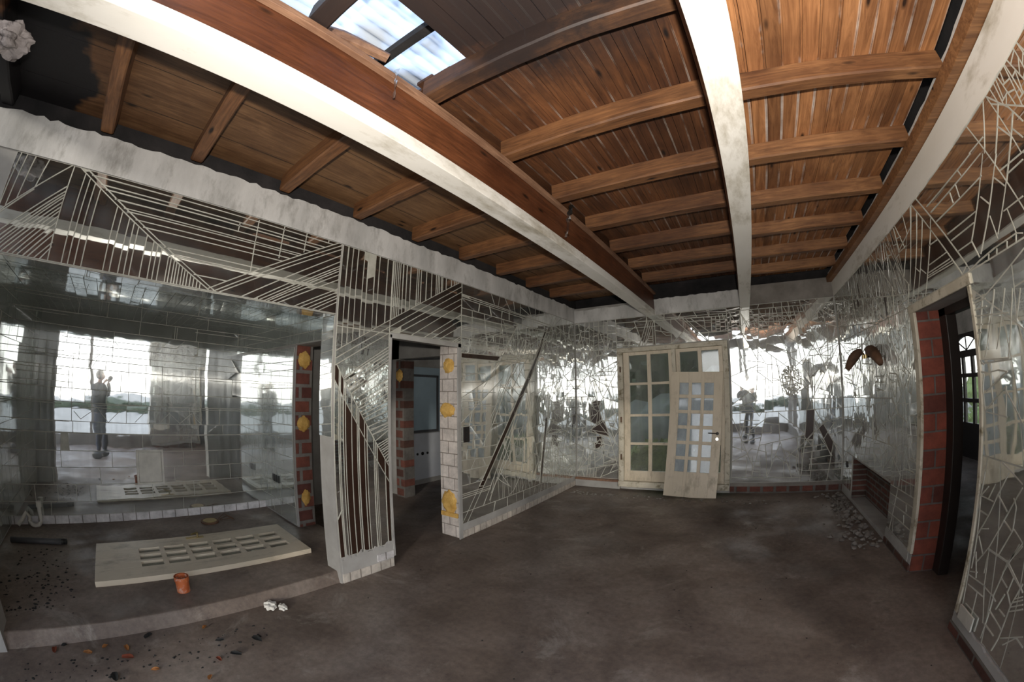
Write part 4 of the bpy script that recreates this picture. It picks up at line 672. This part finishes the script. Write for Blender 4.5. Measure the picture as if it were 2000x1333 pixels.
# arched dark door of the side room
dt = bpy.data.objects.new('door_1', None); C.objects.link(dt); dt['kind'] = 'structure'
Yc = [(7.16,7.42),(7.50,7.78),(7.86,8.12)]; Zc = [(.62,.98),(1.05,1.42),(1.49,1.78)]
bm = bmesh.new()
Y_ = [7.05]+[v for p in Yc for v in p]+[8.25]; Z_ = [0]+[v for p in Zc for v in p]+[1.90]
for i in range(0,len(Y_),2): box(bm, 4.52,4.57,Y_[i],Y_[i+1],0,1.90)
for a, b in Yc:
    for j in range(0,len(Z_),2): box(bm, 4.52,4.57,a,b,Z_[j],Z_[j+1])
n = 16; R = .40
arc = [(7.65+R*math.cos(PI*k/n)*1.2, 1.90+.24*math.sin(PI*k/n)) for k in range(n+1)]
for k in range(n):
    (a,b),(c,d) = arc[k],arc[k+1]
    for X in (4.52,):
        q = [bm.verts.new(p) for p in ((X,a,b),(X,c,d),(X,c,2.21),(X,a,2.21),(X+.05,a,b),(X+.05,c,d),(X+.05,c,2.21),(X+.05,a,2.21))]
        for f in ((0,1,2,3),(7,6,5,4),(0,4,5,1),(3,2,6,7)): bm.faces.new([q[i] for i in f])
for ang in (45,90,135):
    a = math.radians(ang); tube(bm, [(4.54,7.65,1.90),(4.54,7.65+.48*math.cos(a),1.90+.25*math.sin(a))], .012, 6)
box(bm, 4.52,4.57,7.05,7.17,1.9,2.21); box(bm, 4.52,4.57,8.13,8.25,1.9,2.21)
link('door_leaf', bm, 'dark_frame', dt)
for a, b in Yc:
    for c, d in Zc: link('pane', boxes((4.54,4.545,a,b,c,d)), 'pane', dt)
link('fanlight_pane', boxes((4.55,4.555,7.17,8.13,1.9,2.2)), 'pane', dt)
# ================================================================ THINGS
# wall fittings
t = thing('wall_hatch', 'pale grey square hatch cover on the mirrored back wall of the alcove', 'hatch')
link('frame', boxes((-4.945,-4.925,.285,.605,.495,.515),(-4.945,-4.925,.285,.605,.85,.87),(-4.945,-4.925,.285,.31,.515,.85),(-4.945,-4.925,.58,.605,.515,.85)), 'white_plastic', t, bevel=.002)
link('cover', boxes((-4.945,-4.928,.313,.577,.518,.847)), 'white_plastic', t, bevel=.002)
for (y, z, lab) in ((3.255,1.155,'dark socket box let into the mirrors just right of the doorway'),):
    t = thing('wall_socket', lab, 'socket'); link('plate', boxes((XL+.008,XL+.012,y-.05,y+.05,z-.085,z+.085)), 'dark_frame', t, bevel=.002)
    for dz in (-.05,0,.05):
        bm = bmesh.new(); tube(bm, [(XL+.012,y,z+dz),(XL+.016,y,z+dz)], .02, 14); link('socket_hole', bm, 'black', t)
t = thing('wall_socket', 'row of three dark socket holes low on the alcove side mirror', 'socket')
for dx in (-.07,0,.07): link('socket_hole', boxes((-4.52+dx-.027,-4.52+dx+.027,1.862,1.872,.51,.60)), 'black', t, bevel=.004)
t = thing('wall_socket', 'small dark hole in the right wall beside the low recess', 'socket')
bm = bmesh.new(); tube(bm, [(XR-.010,5.86,.44),(XR-.018,5.86,.44)], .045, 12); link('socket_hole', bm, 'black', t)
tag(link('wall_tile', boxes((XL+.011,XL+.022,2.0,2.185,.10,.165)), 'tile_x', bevel=.002), 'loose white tile at the foot of the striped pier', 'tile')
tag(link('wall_tile', boxes((XR-.03,XR-.019,2.17,2.36,.13,.22)), 'white_plastic', bevel=.002), 'pale tile at the foot of the mirrors by the right doorway', 'tile')
def foam(y, x, z, rx, rz, lab, axis_='y', s=0):
    bm = bmesh.new(); blob(bm, (x,y,z), (rx,.022,rz) if axis_=='y' else (.022,rx,rz), 4, .13, s); tag(link('foam_patch', bm, 'foam', smooth=True), lab, 'foam', 'dried yellow mounting foam on the door jambs')
foam(3.138,-2.88,1.90,.075,.08,'yellow foam patch at the top of the tiled door jamb',s=1)
foam(3.138,-2.90,1.42,.105,.075,'yellow foam patch halfway up the tiled door jamb',s=2)
foam(3.138,-2.89,.40,.105,.125,'large ochre foam patch low on the tiled door jamb',s=3)
tag(link('wood_wedge', boxes((-3.0,-2.76,3.118,3.139,.235,.285)), 'foam', bevel=.003), 'ochre wood wedge under the lowest foam patch', 'wedge')
foam(1.99,-3.98,1.93,.07,.09,'yellow foam patch at the top of the brick jamb','x',4)
foam(1.99,-3.98,1.24,.07,.08,'yellow foam patch halfway up the brick jamb','x',5)
foam(1.99,-3.98,.43,.05,.085,'yellow foam patch near the foot of the brick jamb','x',6)
foam(3.885,-4.58,1.86,.07,.09,'yellow foam patch on the brick pillar in the dim passage',s=7)
# sconce
t = thing('wall_sconce', 'brown double shell sconce on the right wall near the window corner', 'lamp')
bm = bmesh.new(); tube(bm, [(XR-.012,4.72,1.86),(XR-.04,4.72,1.86)], .055, 18); link('base', bm, 'dark_frame', t)
for q, (pa, pb, r) in enumerate((((1.46,4.80,1.89),(1.27,4.84,1.70),.06),((1.46,4.62,1.89),(1.44,4.12,1.72),.06))):
    bm = bmesh.new(); A, B = Vector(pa), Vector(pb); pts = [A.lerp(B, k/8)+Vector((0,0,.04*math.sin(PI*k/8))) for k in range(9)]
    tube(bm, pts, [r*(.25+.75*math.sin(PI*(k+.8)/10)) for k in range(9)], 14); link('shell_shade', bm, 'rust', t, smooth=True)
    bm = bmesh.new(); tube(bm, [(XR-.03,4.72,1.85),((XR-.03+pa[0])/2,(4.72+pa[1])/2,1.83),(pa[0],pa[1],pa[2]-.02)], .012, 8); tube(bm, [(1.46,4.72+(.045 if q==0 else -.045),1.84),(1.46,4.72+(.045 if q==0 else -.045),1.80)], .02, 10); link('arm', bm, 'brass', t)
# alcove things
t = thing('drain_trap', 'white plastic drain trap standing in the left corner of the alcove', 'pipe')
pts = [(-4.86,-.85,.34),(-4.86,-.85,.16)]+[(-4.86,-.91-.06*math.cos(a)+.0,.16-.05*math.sin(a)) for a in [PI-PI*k/8 for k in range(9)][::1]]+[(-4.86,-.97,.20),(-4.86,-1.0,.245),(-4.84,-1.06,.17),(-4.82,-1.10,.13)]
bm = bmesh.new(); tube(bm, pts, .022, 12); link('pipe', bm, 'white_plastic', t, smooth=True)
bm = bmesh.new(); tube(bm, [(-4.86,-.85,.30),(-4.86,-.85,.355)], .03, 14); link('collar', bm, 'white_plastic', t)
t = thing('waste_pipe', 'dark grey plastic pipe lying in the left corner of the alcove', 'pipe')
bm = bmesh.new(); tube(bm, [(-4.40,-1.1,.128),(-4.30,-.58,.128)], .027, 16); link('pipe', bm, 'grey_plastic', t, smooth=True)
bm = bmesh.new(); tube(bm, [(-4.31,-.61,.128),(-4.302,-.55,.128)], .0275, 16); tube(bm, [(-4.302,-.55,.128),(-4.298,-.53,.128)], .026, 16); link('socket_end', bm, 'black', t, smooth=True)
t = thing('floor_drain', 'round brown floor drain near the alcove back wall', 'drain')
bm = bmesh.new(); tube(bm, [(-4.62,1.04,.10),(-4.62,1.04,.118)], .105, 28); link('rim', bm, 'rust', t)
bm = bmesh.new(); tube(bm, [(-4.62,1.04,.118),(-4.62,1.04,.122)], .08, 28); link('cover', bm, 'brass', t)
bm = bmesh.new()
for k in range(3): tube(bm, [(-4.68+.03*k,1.16,.11),(-4.72+.04*k,1.24+.03*k,.15-.02*k),(-4.62+.03*k,1.32,.112)], .004, 5)
tag(link('wire_scrap', bm, 'rust'), 'bent scraps of wire beside the round floor drain', 'wire')
t = thing('pipe_socket', 'short orange plastic pipe socket standing on the alcove floor edge', 'pipe', (-3.07,.405,.10))
def ring(bm, r0, r1, z0, z1, n=32):
    vs = [[bm.verts.new((r*math.cos(2*PI*k/n), r*math.sin(2*PI*k/n), z)) for k in range(n)] for r, z in ((r1,z0),(r1,z1),(r0,z1),(r0,z0))]
    for i in range(4):
        A, B = vs[i], vs[(i+1)%4]
        for k in range(n): bm.faces.new((A[k],A[(k+1)%n],B[(k+1)%n],B[k]))
bm = bmesh.new(); ring(bm, .046, .052, 0, .12); link('body', bm, 'orange', t, smooth=False)
bm = bmesh.new(); ring(bm, .047, .058, .085, .12); link('collar', bm, 'orange', t)
bm = bmesh.new(); tube(bm, [(0,0,.004),(0,0,.006)], .046, 24); link('inside', bm, 'black', t)
bm = bmesh.new(); blob(bm, (-2.70,.96,.022), (.06,.045,.022), 4, .22, 9); blob(bm, (-2.64,1.03,.016), (.045,.03,.016), 4, .22, 12); tag(link('paper_scrap', bm, 'paper'), 'crumpled white paper scrap on the floor below the alcove step', 'paper')
# leaves
def leaf(x, y, r, m, lab, a=0, s=0):
    rnd = random.Random(s); bm = bmesh.new(); n = 12
    top = []; bot = []
    for k in range(n):
        th = 2*PI*k/n; rr = r*(.75+.35*math.cos(th)**2)*rnd.uniform(.85,1.1)
        X, Y = rr*math.cos(th)*1.2, rr*math.sin(th)*.8; z = .006+.010*abs(math.sin(th))+rnd.uniform(0,.003)
        Xr, Yr = X*math.cos(a)-Y*math.sin(a), X*math.sin(a)+Y*math.cos(a)
        top.append(bm.verts.new((x+Xr,y+Yr,z+.0015))); bot.append(bm.verts.new((x+Xr,y+Yr,z)))
    ct = bm.verts.new((x,y,.0065)); cb = bm.verts.new((x,y,.001))
    for k in range(n):
        j = (k+1)%n; bm.faces.new((top[k],top[j],ct)); bm.faces.new((bot[j],bot[k],cb)); bm.faces.new((top[k],bot[k],bot[j],top[j]))
    tag(link('dry_leaf', bm, m), lab, 'leaf', 'dry leaves on the floor below the alcove step')
for i, (x, y, r, m, lab) in enumerate((
  (-2.70,-.581,.026,'leaf_red','dark red leaf, leftmost on the floor'),
  (-2.62,-.365,.026,'leaf_orange','orange leaf second from the left, below the step'),
  (-2.66,-.25,.018,'leaf_orange','small orange leaf right beside the second leaf'),
  (-2.606,-.113,.026,'leaf_orange','orange leaf touching the big red leaf'),
  (-2.50,-.12,.034,'leaf_red','big red round leaf at the bottom left'),
  (-2.66,.434,.018,'leaf_orange','narrow orange leaf just below the alcove step'),
  (-2.268,.406,.020,'leaf_red','red leaf alone on the open floor'),
  (-2.32,.02,.022,'leaf_orange','brown leaf at the bottom edge of the photo'),
  (-2.12,.30,.020,'leaf_orange','orange brown leaf, nearest to the bottom edge on the right'))):
    leaf(x, y, r, m, lab, a=i*1.1, s=i)
for i, (x, y, r, lab) in enumerate(((-2.36,.70,.036,'ragged black leaf, largest of the black ones'),(-2.46,.48,.024,'small black leaf between two brown ones'),(-2.70,.05,.030,'slim black leaf close to the step'),(-2.33,-.22,.034,'dark green black leaf near the big red leaf'),(-2.27,.52,.030,'charred leaf right of the red leaf'),(-2.74,-.52,.016,'tiny black leaf beside the leftmost red leaf'))):
    leaf(x, y, r, 'leaf_black', lab, a=i*.9+.4, s=30+i)
# char crumbs nobody could count
rnd = random.Random(5); bm = bmesh.new()
def crumb(x, y, z0, r):
    n = 5; a0 = rnd.uniform(0,6)
    tp = bm.verts.new((x,y,z0+r*.7)); ringv = [bm.verts.new((x+r*rnd.uniform(.6,1.4)*math.cos(a0+2*PI*k/n), y+r*rnd.uniform(.6,1.4)*math.sin(a0+2*PI*k/n), z0+.0008)) for k in range(n)]
    for k in range(n): bm.faces.new((ringv[k],ringv[(k+1)%n],tp))
    bm.faces.new(ringv[::-1])
for _ in range(110): crumb(max(-4.2,-3.05-abs(rnd.gauss(0,.5))), min(-.45,-.76+rnd.gauss(0,.2)), .10, rnd.uniform(.004,.016))
for _ in range(60): crumb(rnd.uniform(-4.2,-2.9), rnd.uniform(-1.0,-.4), .10, rnd.uniform(.004,.014))
for _ in range(110): crumb(-2.45+rnd.gauss(0,.1), rnd.uniform(-.8,.8), 0, rnd.uniform(.003,.011))
for _ in range(60): crumb(rnd.uniform(-2.5,1.3), rnd.uniform(1.3,5.8), 0, rnd.uniform(.003,.010))
tag(link('char_crumbs', bm, 'leaf_black'), 'scattered black char crumbs on the floor', 'debris', kind='stuff')
bm = bmesh.new()
for _ in range(260):
    f = rnd.random(); x = XR-.05-abs(rnd.gauss(0,.16)); y = rnd.uniform(3.9,6.0); r = rnd.uniform(.006,.035)
    n0 = len(bm.verts); blob(bm, (x,y,r*.5), (r,r*rnd.uniform(.6,1.5),r*.6), 1, .4, rnd.randint(0,999))
tag(link('rubble', bm, 'plaster_dark'), 'dark heap of rubble along the foot of the right wall', 'debris', kind='stuff')
bm = bmesh.new()
for _ in range(120):
    x = rnd.uniform(-2.6,-1.9) if rnd.random()<.5 else rnd.uniform(-2.4,.6); r = rnd.uniform(.004,.014); blob(bm, (x,5.66+max(-.09,min(.09,rnd.gauss(0,.06))),r*.5), (r*1.6,r,r*.6), 1, .4, rnd.randint(0,999))
tag(link('crumbled_plaster', bm, 'plaster_dark'), 'line of crumbled plaster on the floor before the window wall', 'debris', kind='stuff')
# passage furniture
t = thing('washroom_cabinet', 'pale panel with skylight blue in its colour and a dark frame, through the left doorway', 'cabinet')
link('panel', boxes((-4.995,-4.96,4.35,5.35,.92,2.05)), PM_SKYLIT, t)
link('dark_frame', boxes((-4.965,-4.94,4.4,5.12,.92,.96),(-4.965,-4.94,5.08,5.12,.96,1.92),(-4.965,-4.94,4.4,5.12,1.88,1.92)), 'grey_plastic', t, bevel=.003)
t = thing('wall_panel', 'white lower wall panel with pipe holes seen through the left doorway', 'panel')
link('panel', boxes((-4.995,-4.955,4.3,5.35,.10,.90)), PM_WHITE, t)
for y in (4.60,4.72,4.84):
    bm = bmesh.new(); tube(bm, [(-4.955,y,.55),(-4.945,y,.55)], .03 if y==4.72 else .022, 12); link('pipe_hole', bm, 'black', t)
# ================================================================ OUTSIDE
struct('ground', boxes((-40,40,-40,-2.1,-.35,-.12),(XR+.25,40,-2.1,1.3,-.35,-.12),(4.7,40,1.3,40,-.35,-.12),(-40,4.7,8.8,40,-.35,-.12),(-40,-5.2,-2.1,8.8,-.35,-.12)), 'terrace')
bm = bmesh.new()
prof = []
for i in range(25):
    x = -5+6.6*i/24
    prof.append([bm.verts.new((x, y, z+.07*math.sin(x*3+y*5)+.05*math.sin(x*9+z*7))) for y, z in ((6.82,-.3),(6.88,.28),(7.0,.62+.35*(x+1.8)*.35),(7.4,1.0+.35*(x+1.8)),(8.2,1.5+.35*(x+1.8)),(8.3,-.3))])
for A, B in zip(prof, prof[1:]):
    for k in range(5): bm.faces.new((A[k],B[k],B[k+1],A[k+1]))
tag(link('earth_bank', bm, 'bank', smooth=True), 'mossy earth bank rising right behind the window', 'bank')
def shrub(name, lab, cx, cy, cz, rx, ry, rz, n, m, seed):
    rnd = random.Random(seed); bm = bmesh.new()
    for _ in range(n):
        u, vv = rnd.uniform(0,2*PI), rnd.uniform(-1,1); q = rnd.uniform(.75,1.05); s = math.sqrt(1-vv*vv)
        p = Vector((cx+rx*q*s*math.cos(u), cy+ry*q*s*math.sin(u), cz+rz*q*vv)); d = Vector((rnd.gauss(0,1),rnd.gauss(0,1),rnd.gauss(0,1))).normalized(); e = d.orthogonal().normalized(); L = rnd.uniform(.03,.07)*max(1,rx*.6)
        a = [bm.verts.new(p+d*L), bm.verts.new(p+e*L*.45), bm.verts.new(p-d*L), bm.verts.new(p-e*L*.45)]; bm.faces.new(a)
    blob(bm, (cx,cy,cz), (rx*.86,ry*.86,rz*.86), 3, .12, seed); tag(link(name, bm, m), lab, 'shrub')
shrub('shrub', 'low green shrub against the lowest panes of the window', -1.35,6.60,.40,.62,.13,.36,1500,'foliage',1)
shrub('hedge', 'dark hedge filling the view through the upper window panes', -1.2,9.9,3.2,4.6,1.1,3.0,3000,'hedge',2)
shrub('shrub', 'green shrub beyond the arched door of the side room', 5.7,8.6,.35,.7,.9,.55,1200,'foliage',3)
shrub('hedge', 'green hedge beyond the arched door of the side room', 11.5,14.5,.6,1.6,5.2,1.3,2500,'foliage',4)
shrub('hedge', 'distant grey green hedge across the terrace, seen in the mirrors', 7,-18,.0,8,1.8,.45,2000,'hedge',5)
shrub('hedge', 'distant hedge right of the terrace, seen in the mirrors', 18,-2,.0,1.8,9,.45,2000,'hedge',6)
def bare_tree(x, y, h, seed, lab):
    rnd = random.Random(seed); t = thing('bare_tree', lab, 'tree', (x,y,-.12)); 
    bm = bmesh.new(); tube(bm, [(0,0,0),(.05,.02,h*.3),(-.03,.05,h*.55)], [.16,.12,.09], 9); link('trunk', bm, 'bark', t)
    bm = bmesh.new()
    def grow(p, d, L, r, lv):
        q = p+d*L; mid = p.lerp(q,.5)+Vector((rnd.gauss(0,.05),rnd.gauss(0,.05),rnd.gauss(0,.05)))*L
        tube(bm, [p,mid,q], [r,r*.8,r*.6], 5)
        if lv:
            for _ in range(3): grow(p.lerp(q,rnd.uniform(.5,1)), (d+Vector((rnd.gauss(0,.55),rnd.gauss(0,.55),rnd.gauss(.1,.35)))).normalized(), L*rnd.uniform(.55,.8), r*.6, lv-1)
    for _ in range(6): grow(Vector((-.02,.03,h*rnd.uniform(.3,.54))), Vector((rnd.gauss(0,.6),rnd.gauss(0,.6),.8)).normalized(), h*.28, .06, 4)
    link('branches', bm, 'bark', t)
bare_tree(2.9,-6.5,6.0,1,'bare tree on the terrace behind the camera, seen in the mirrors')
bare_tree(7.6,-11.5,6.5,2,'second bare tree further along the terrace, seen in the mirrors')
# ================================================================ THE PHOTOGRAPHER, seen in the mirrors
t = thing('person', 'person in dark jacket and jeans holding a camera, reflected in the alcove mirrors', 'person', (0,0,0), (0,0,.58))
def skin_mesh(name, chains, m, sub=2, lab=None):
    """chains: list of polylines of (x,y,z,r); points closer than 1 mm are shared"""
    vs = []; es = []; rs = []
    def idx(p):
        for i, q in enumerate(vs):
            if (Vector(p[:3])-Vector(q)).length < 1e-3: return i
        vs.append(tuple(p[:3])); rs.append(p[3]); return len(vs)-1
    for c in chains:
        ii = [idx(p) for p in c]
        es.extend(zip(ii, ii[1:]))
    me = bpy.data.meshes.new(name); me.from_pydata(vs, es, []); o = bpy.data.objects.new(name, me); C.objects.link(o); o.parent = t
    me.materials.append(M[m]); s = o.modifiers.new('skin','SKIN'); s.use_smooth_shade = True
    for i, d in enumerate(me.skin_vertices[0].data):
        r = rs[i]; d.radius = r if isinstance(r, tuple) else (r,r); d.use_root = i == 0
    u = o.modifiers.new('sub','SUBSURF'); u.levels = sub; u.render_levels = sub
    if lab: o['label'] = lab
    return o
px, py = .02, -.34
pel, chest, neck = (px,py,.93), (px,py-.02,1.30), (px,py+.0,1.50)
def arm(sx, r):
    sh = (px+sx*.18,py-.02,1.42); el = (px+sx*.27,py+.10,1.22); wr = (px+sx*.09,-.14,1.50)
    return [(*neck[:2],1.44,.085),(*sh,r*1.5),(*el,r*1.05),(*wr,r*.75)]
def leg(sx, r):
    return [(*pel,.14),(px+sx*.10,py,.86,r*1.5),(px+sx*.11,py+.03,.48,r),(px+sx*.12,py-.02,.10,r*.72)]
body = [[(*pel,.11),(*chest,.12),(*neck,.06),(px,py+.01,1.56,.055)]]
for sx in (-1,1):
    body.append([(*chest,.12),(px+sx*.17,py-.02,1.41,.05),(px+sx*.26,py+.09,1.22,.036),(px+sx*.09,-.15,1.50,.026),(px+sx*.075,-.105,1.545,.030)])
    body.append([(*pel,.11),(px+sx*.10,py,.86,.08),(px+sx*.11,py+.03,.48,.055),(px+sx*.12,py-.02,.10,.038)])
    hx, hy, hz = px+sx*.075, -.105, 1.545
    for k, (dy, dz, L) in enumerate(((.014,.026,.055),(.020,.010,.062),(.020,-.006,.058),(.014,-.022,.046))):
        body.append([(hx,hy,hz,.030),(hx+sx*.004,hy+.03+dy*.3,hz+dz,.0085),(hx-sx*.010,hy+.055,hz+dz+.004,.008),(hx-sx*L*.55,hy+.06,hz+dz+.002,.007)])
    body.append([(hx,hy,hz,.030),(hx-sx*.012,hy-.012,hz+.03,.010),(hx-sx*.04,hy-.006,hz+.036,.0085)])
skin_mesh('body', body, 'skin', 2)
# head with nose, eyes, mouth and ears as one mesh under the person
bm = bmesh.new(); bmesh.ops.create_uvsphere(bm, u_segments=40, v_segments=28, radius=1)
hc = Vector((px, py+.03, 1.655))
for v in bm.verts:
    p = v.co.copy(); x, y, z = p.x*.078, p.y*.098, p.z*.118
    if p.z < -.2: k = 1-.28*min(1,(-p.z-.2)/.8); x *= k; y = y*(1-.12*(-p.z)) + .012*(-p.z)
    f = max(0, p.y)
    x_ = abs(p.x)
    y += f*(.030*math.exp(-((p.x)/.13)**2-((p.z+.14)/.22)**2) - .012*math.exp(-((x_-.36)/.17)**2-((p.z-.06)/.12)**2) + .008*math.exp(-(p.x/.3)**2-((p.z+.50)/.08)**2) - .005*math.exp(-(p.x/.34)**2-((p.z+.43)/.04)**2) + .007*math.exp(-(p.x/.2)**2-((p.z+.78)/.14)**2))
    x += math.copysign(.018,p.x)*math.exp(-((x_-1)/.12)**2-((p.y+.05)/.18)**2-((p.z+.05)/.28)**2)
    v.co = hc+Vector((x,y,z))
tube(bm, [(px,py-.01,1.47),(px,py+.01,1.60)], [.062,.056], 16)
link('head', bm, 'skin', t, smooth=True)
bm = bmesh.new(); bmesh.ops.create_uvsphere(bm, u_segments=32, v_segments=20, radius=1)
for v in bm.verts:
    p = v.co; y = p.y*.112-.012
    if p.y > .35 and p.z < .45: y = min(y, .045)
    v.co = hc+Vector((p.x*.088, y, max(p.z,-.55)*.128+.008))
link('hair', bm, 'hair', t, smooth=True)
jk = [[(px,py,.84,(.20,.15)),(px,py,1.0,(.19,.145)),(px,py-.02,1.25,(.20,.155)),(px,py-.02,1.41,(.15,.12)),(px,py,1.50,.075)]]
for sx in (-1,1): jk.append([(px,py-.02,1.41,(.15,.12)),(px+sx*.19,py-.02,1.40,.085),(px+sx*.30,py+.09,1.21,.066),(px+sx*.11,-.16,1.48,.042)])
skin_mesh('jacket', jk, 'jacket', 2)
tr = [[(px,py,.95,.145),(px,py,.86,.14)]]
for sx in (-1,1): tr.append([(px,py,.86,.14),(px+sx*.10,py,.80,.098),(px+sx*.11,py+.03,.48,.072),(px+sx*.12,py-.02,.09,.056)])
skin_mesh('trousers', tr, 'jeans', 2)
for sx in (-1,1):
    bm = bmesh.new(); bmesh.ops.create_uvsphere(bm, u_segments=20, v_segments=12, radius=1)
    for v in bm.verts:
        p = v.co; v.co = Vector((px+sx*.12+p.x*.05, py+.05+p.y*.15, .052+max(p.z,-.85)*(.060-.02*max(0,p.y))))
    link('shoe', bm, 'black', t, smooth=True)
t2 = thing('camera_body', 'black camera held up in both hands by the photographer', 'camera', (0,0,0), (0,0,.58))
link('housing', boxes((px-.075,px+.075,-.065,-.030,1.55,1.645),(px-.03,px+.03,-.065,-.03,1.645,1.675)), 'black', t2, bevel=.008)
bm = bmesh.new(); tube(bm, [(px,-.030,1.60),(px,-.012,1.60)], .030, 24); link('lens', bm, 'black', t2)
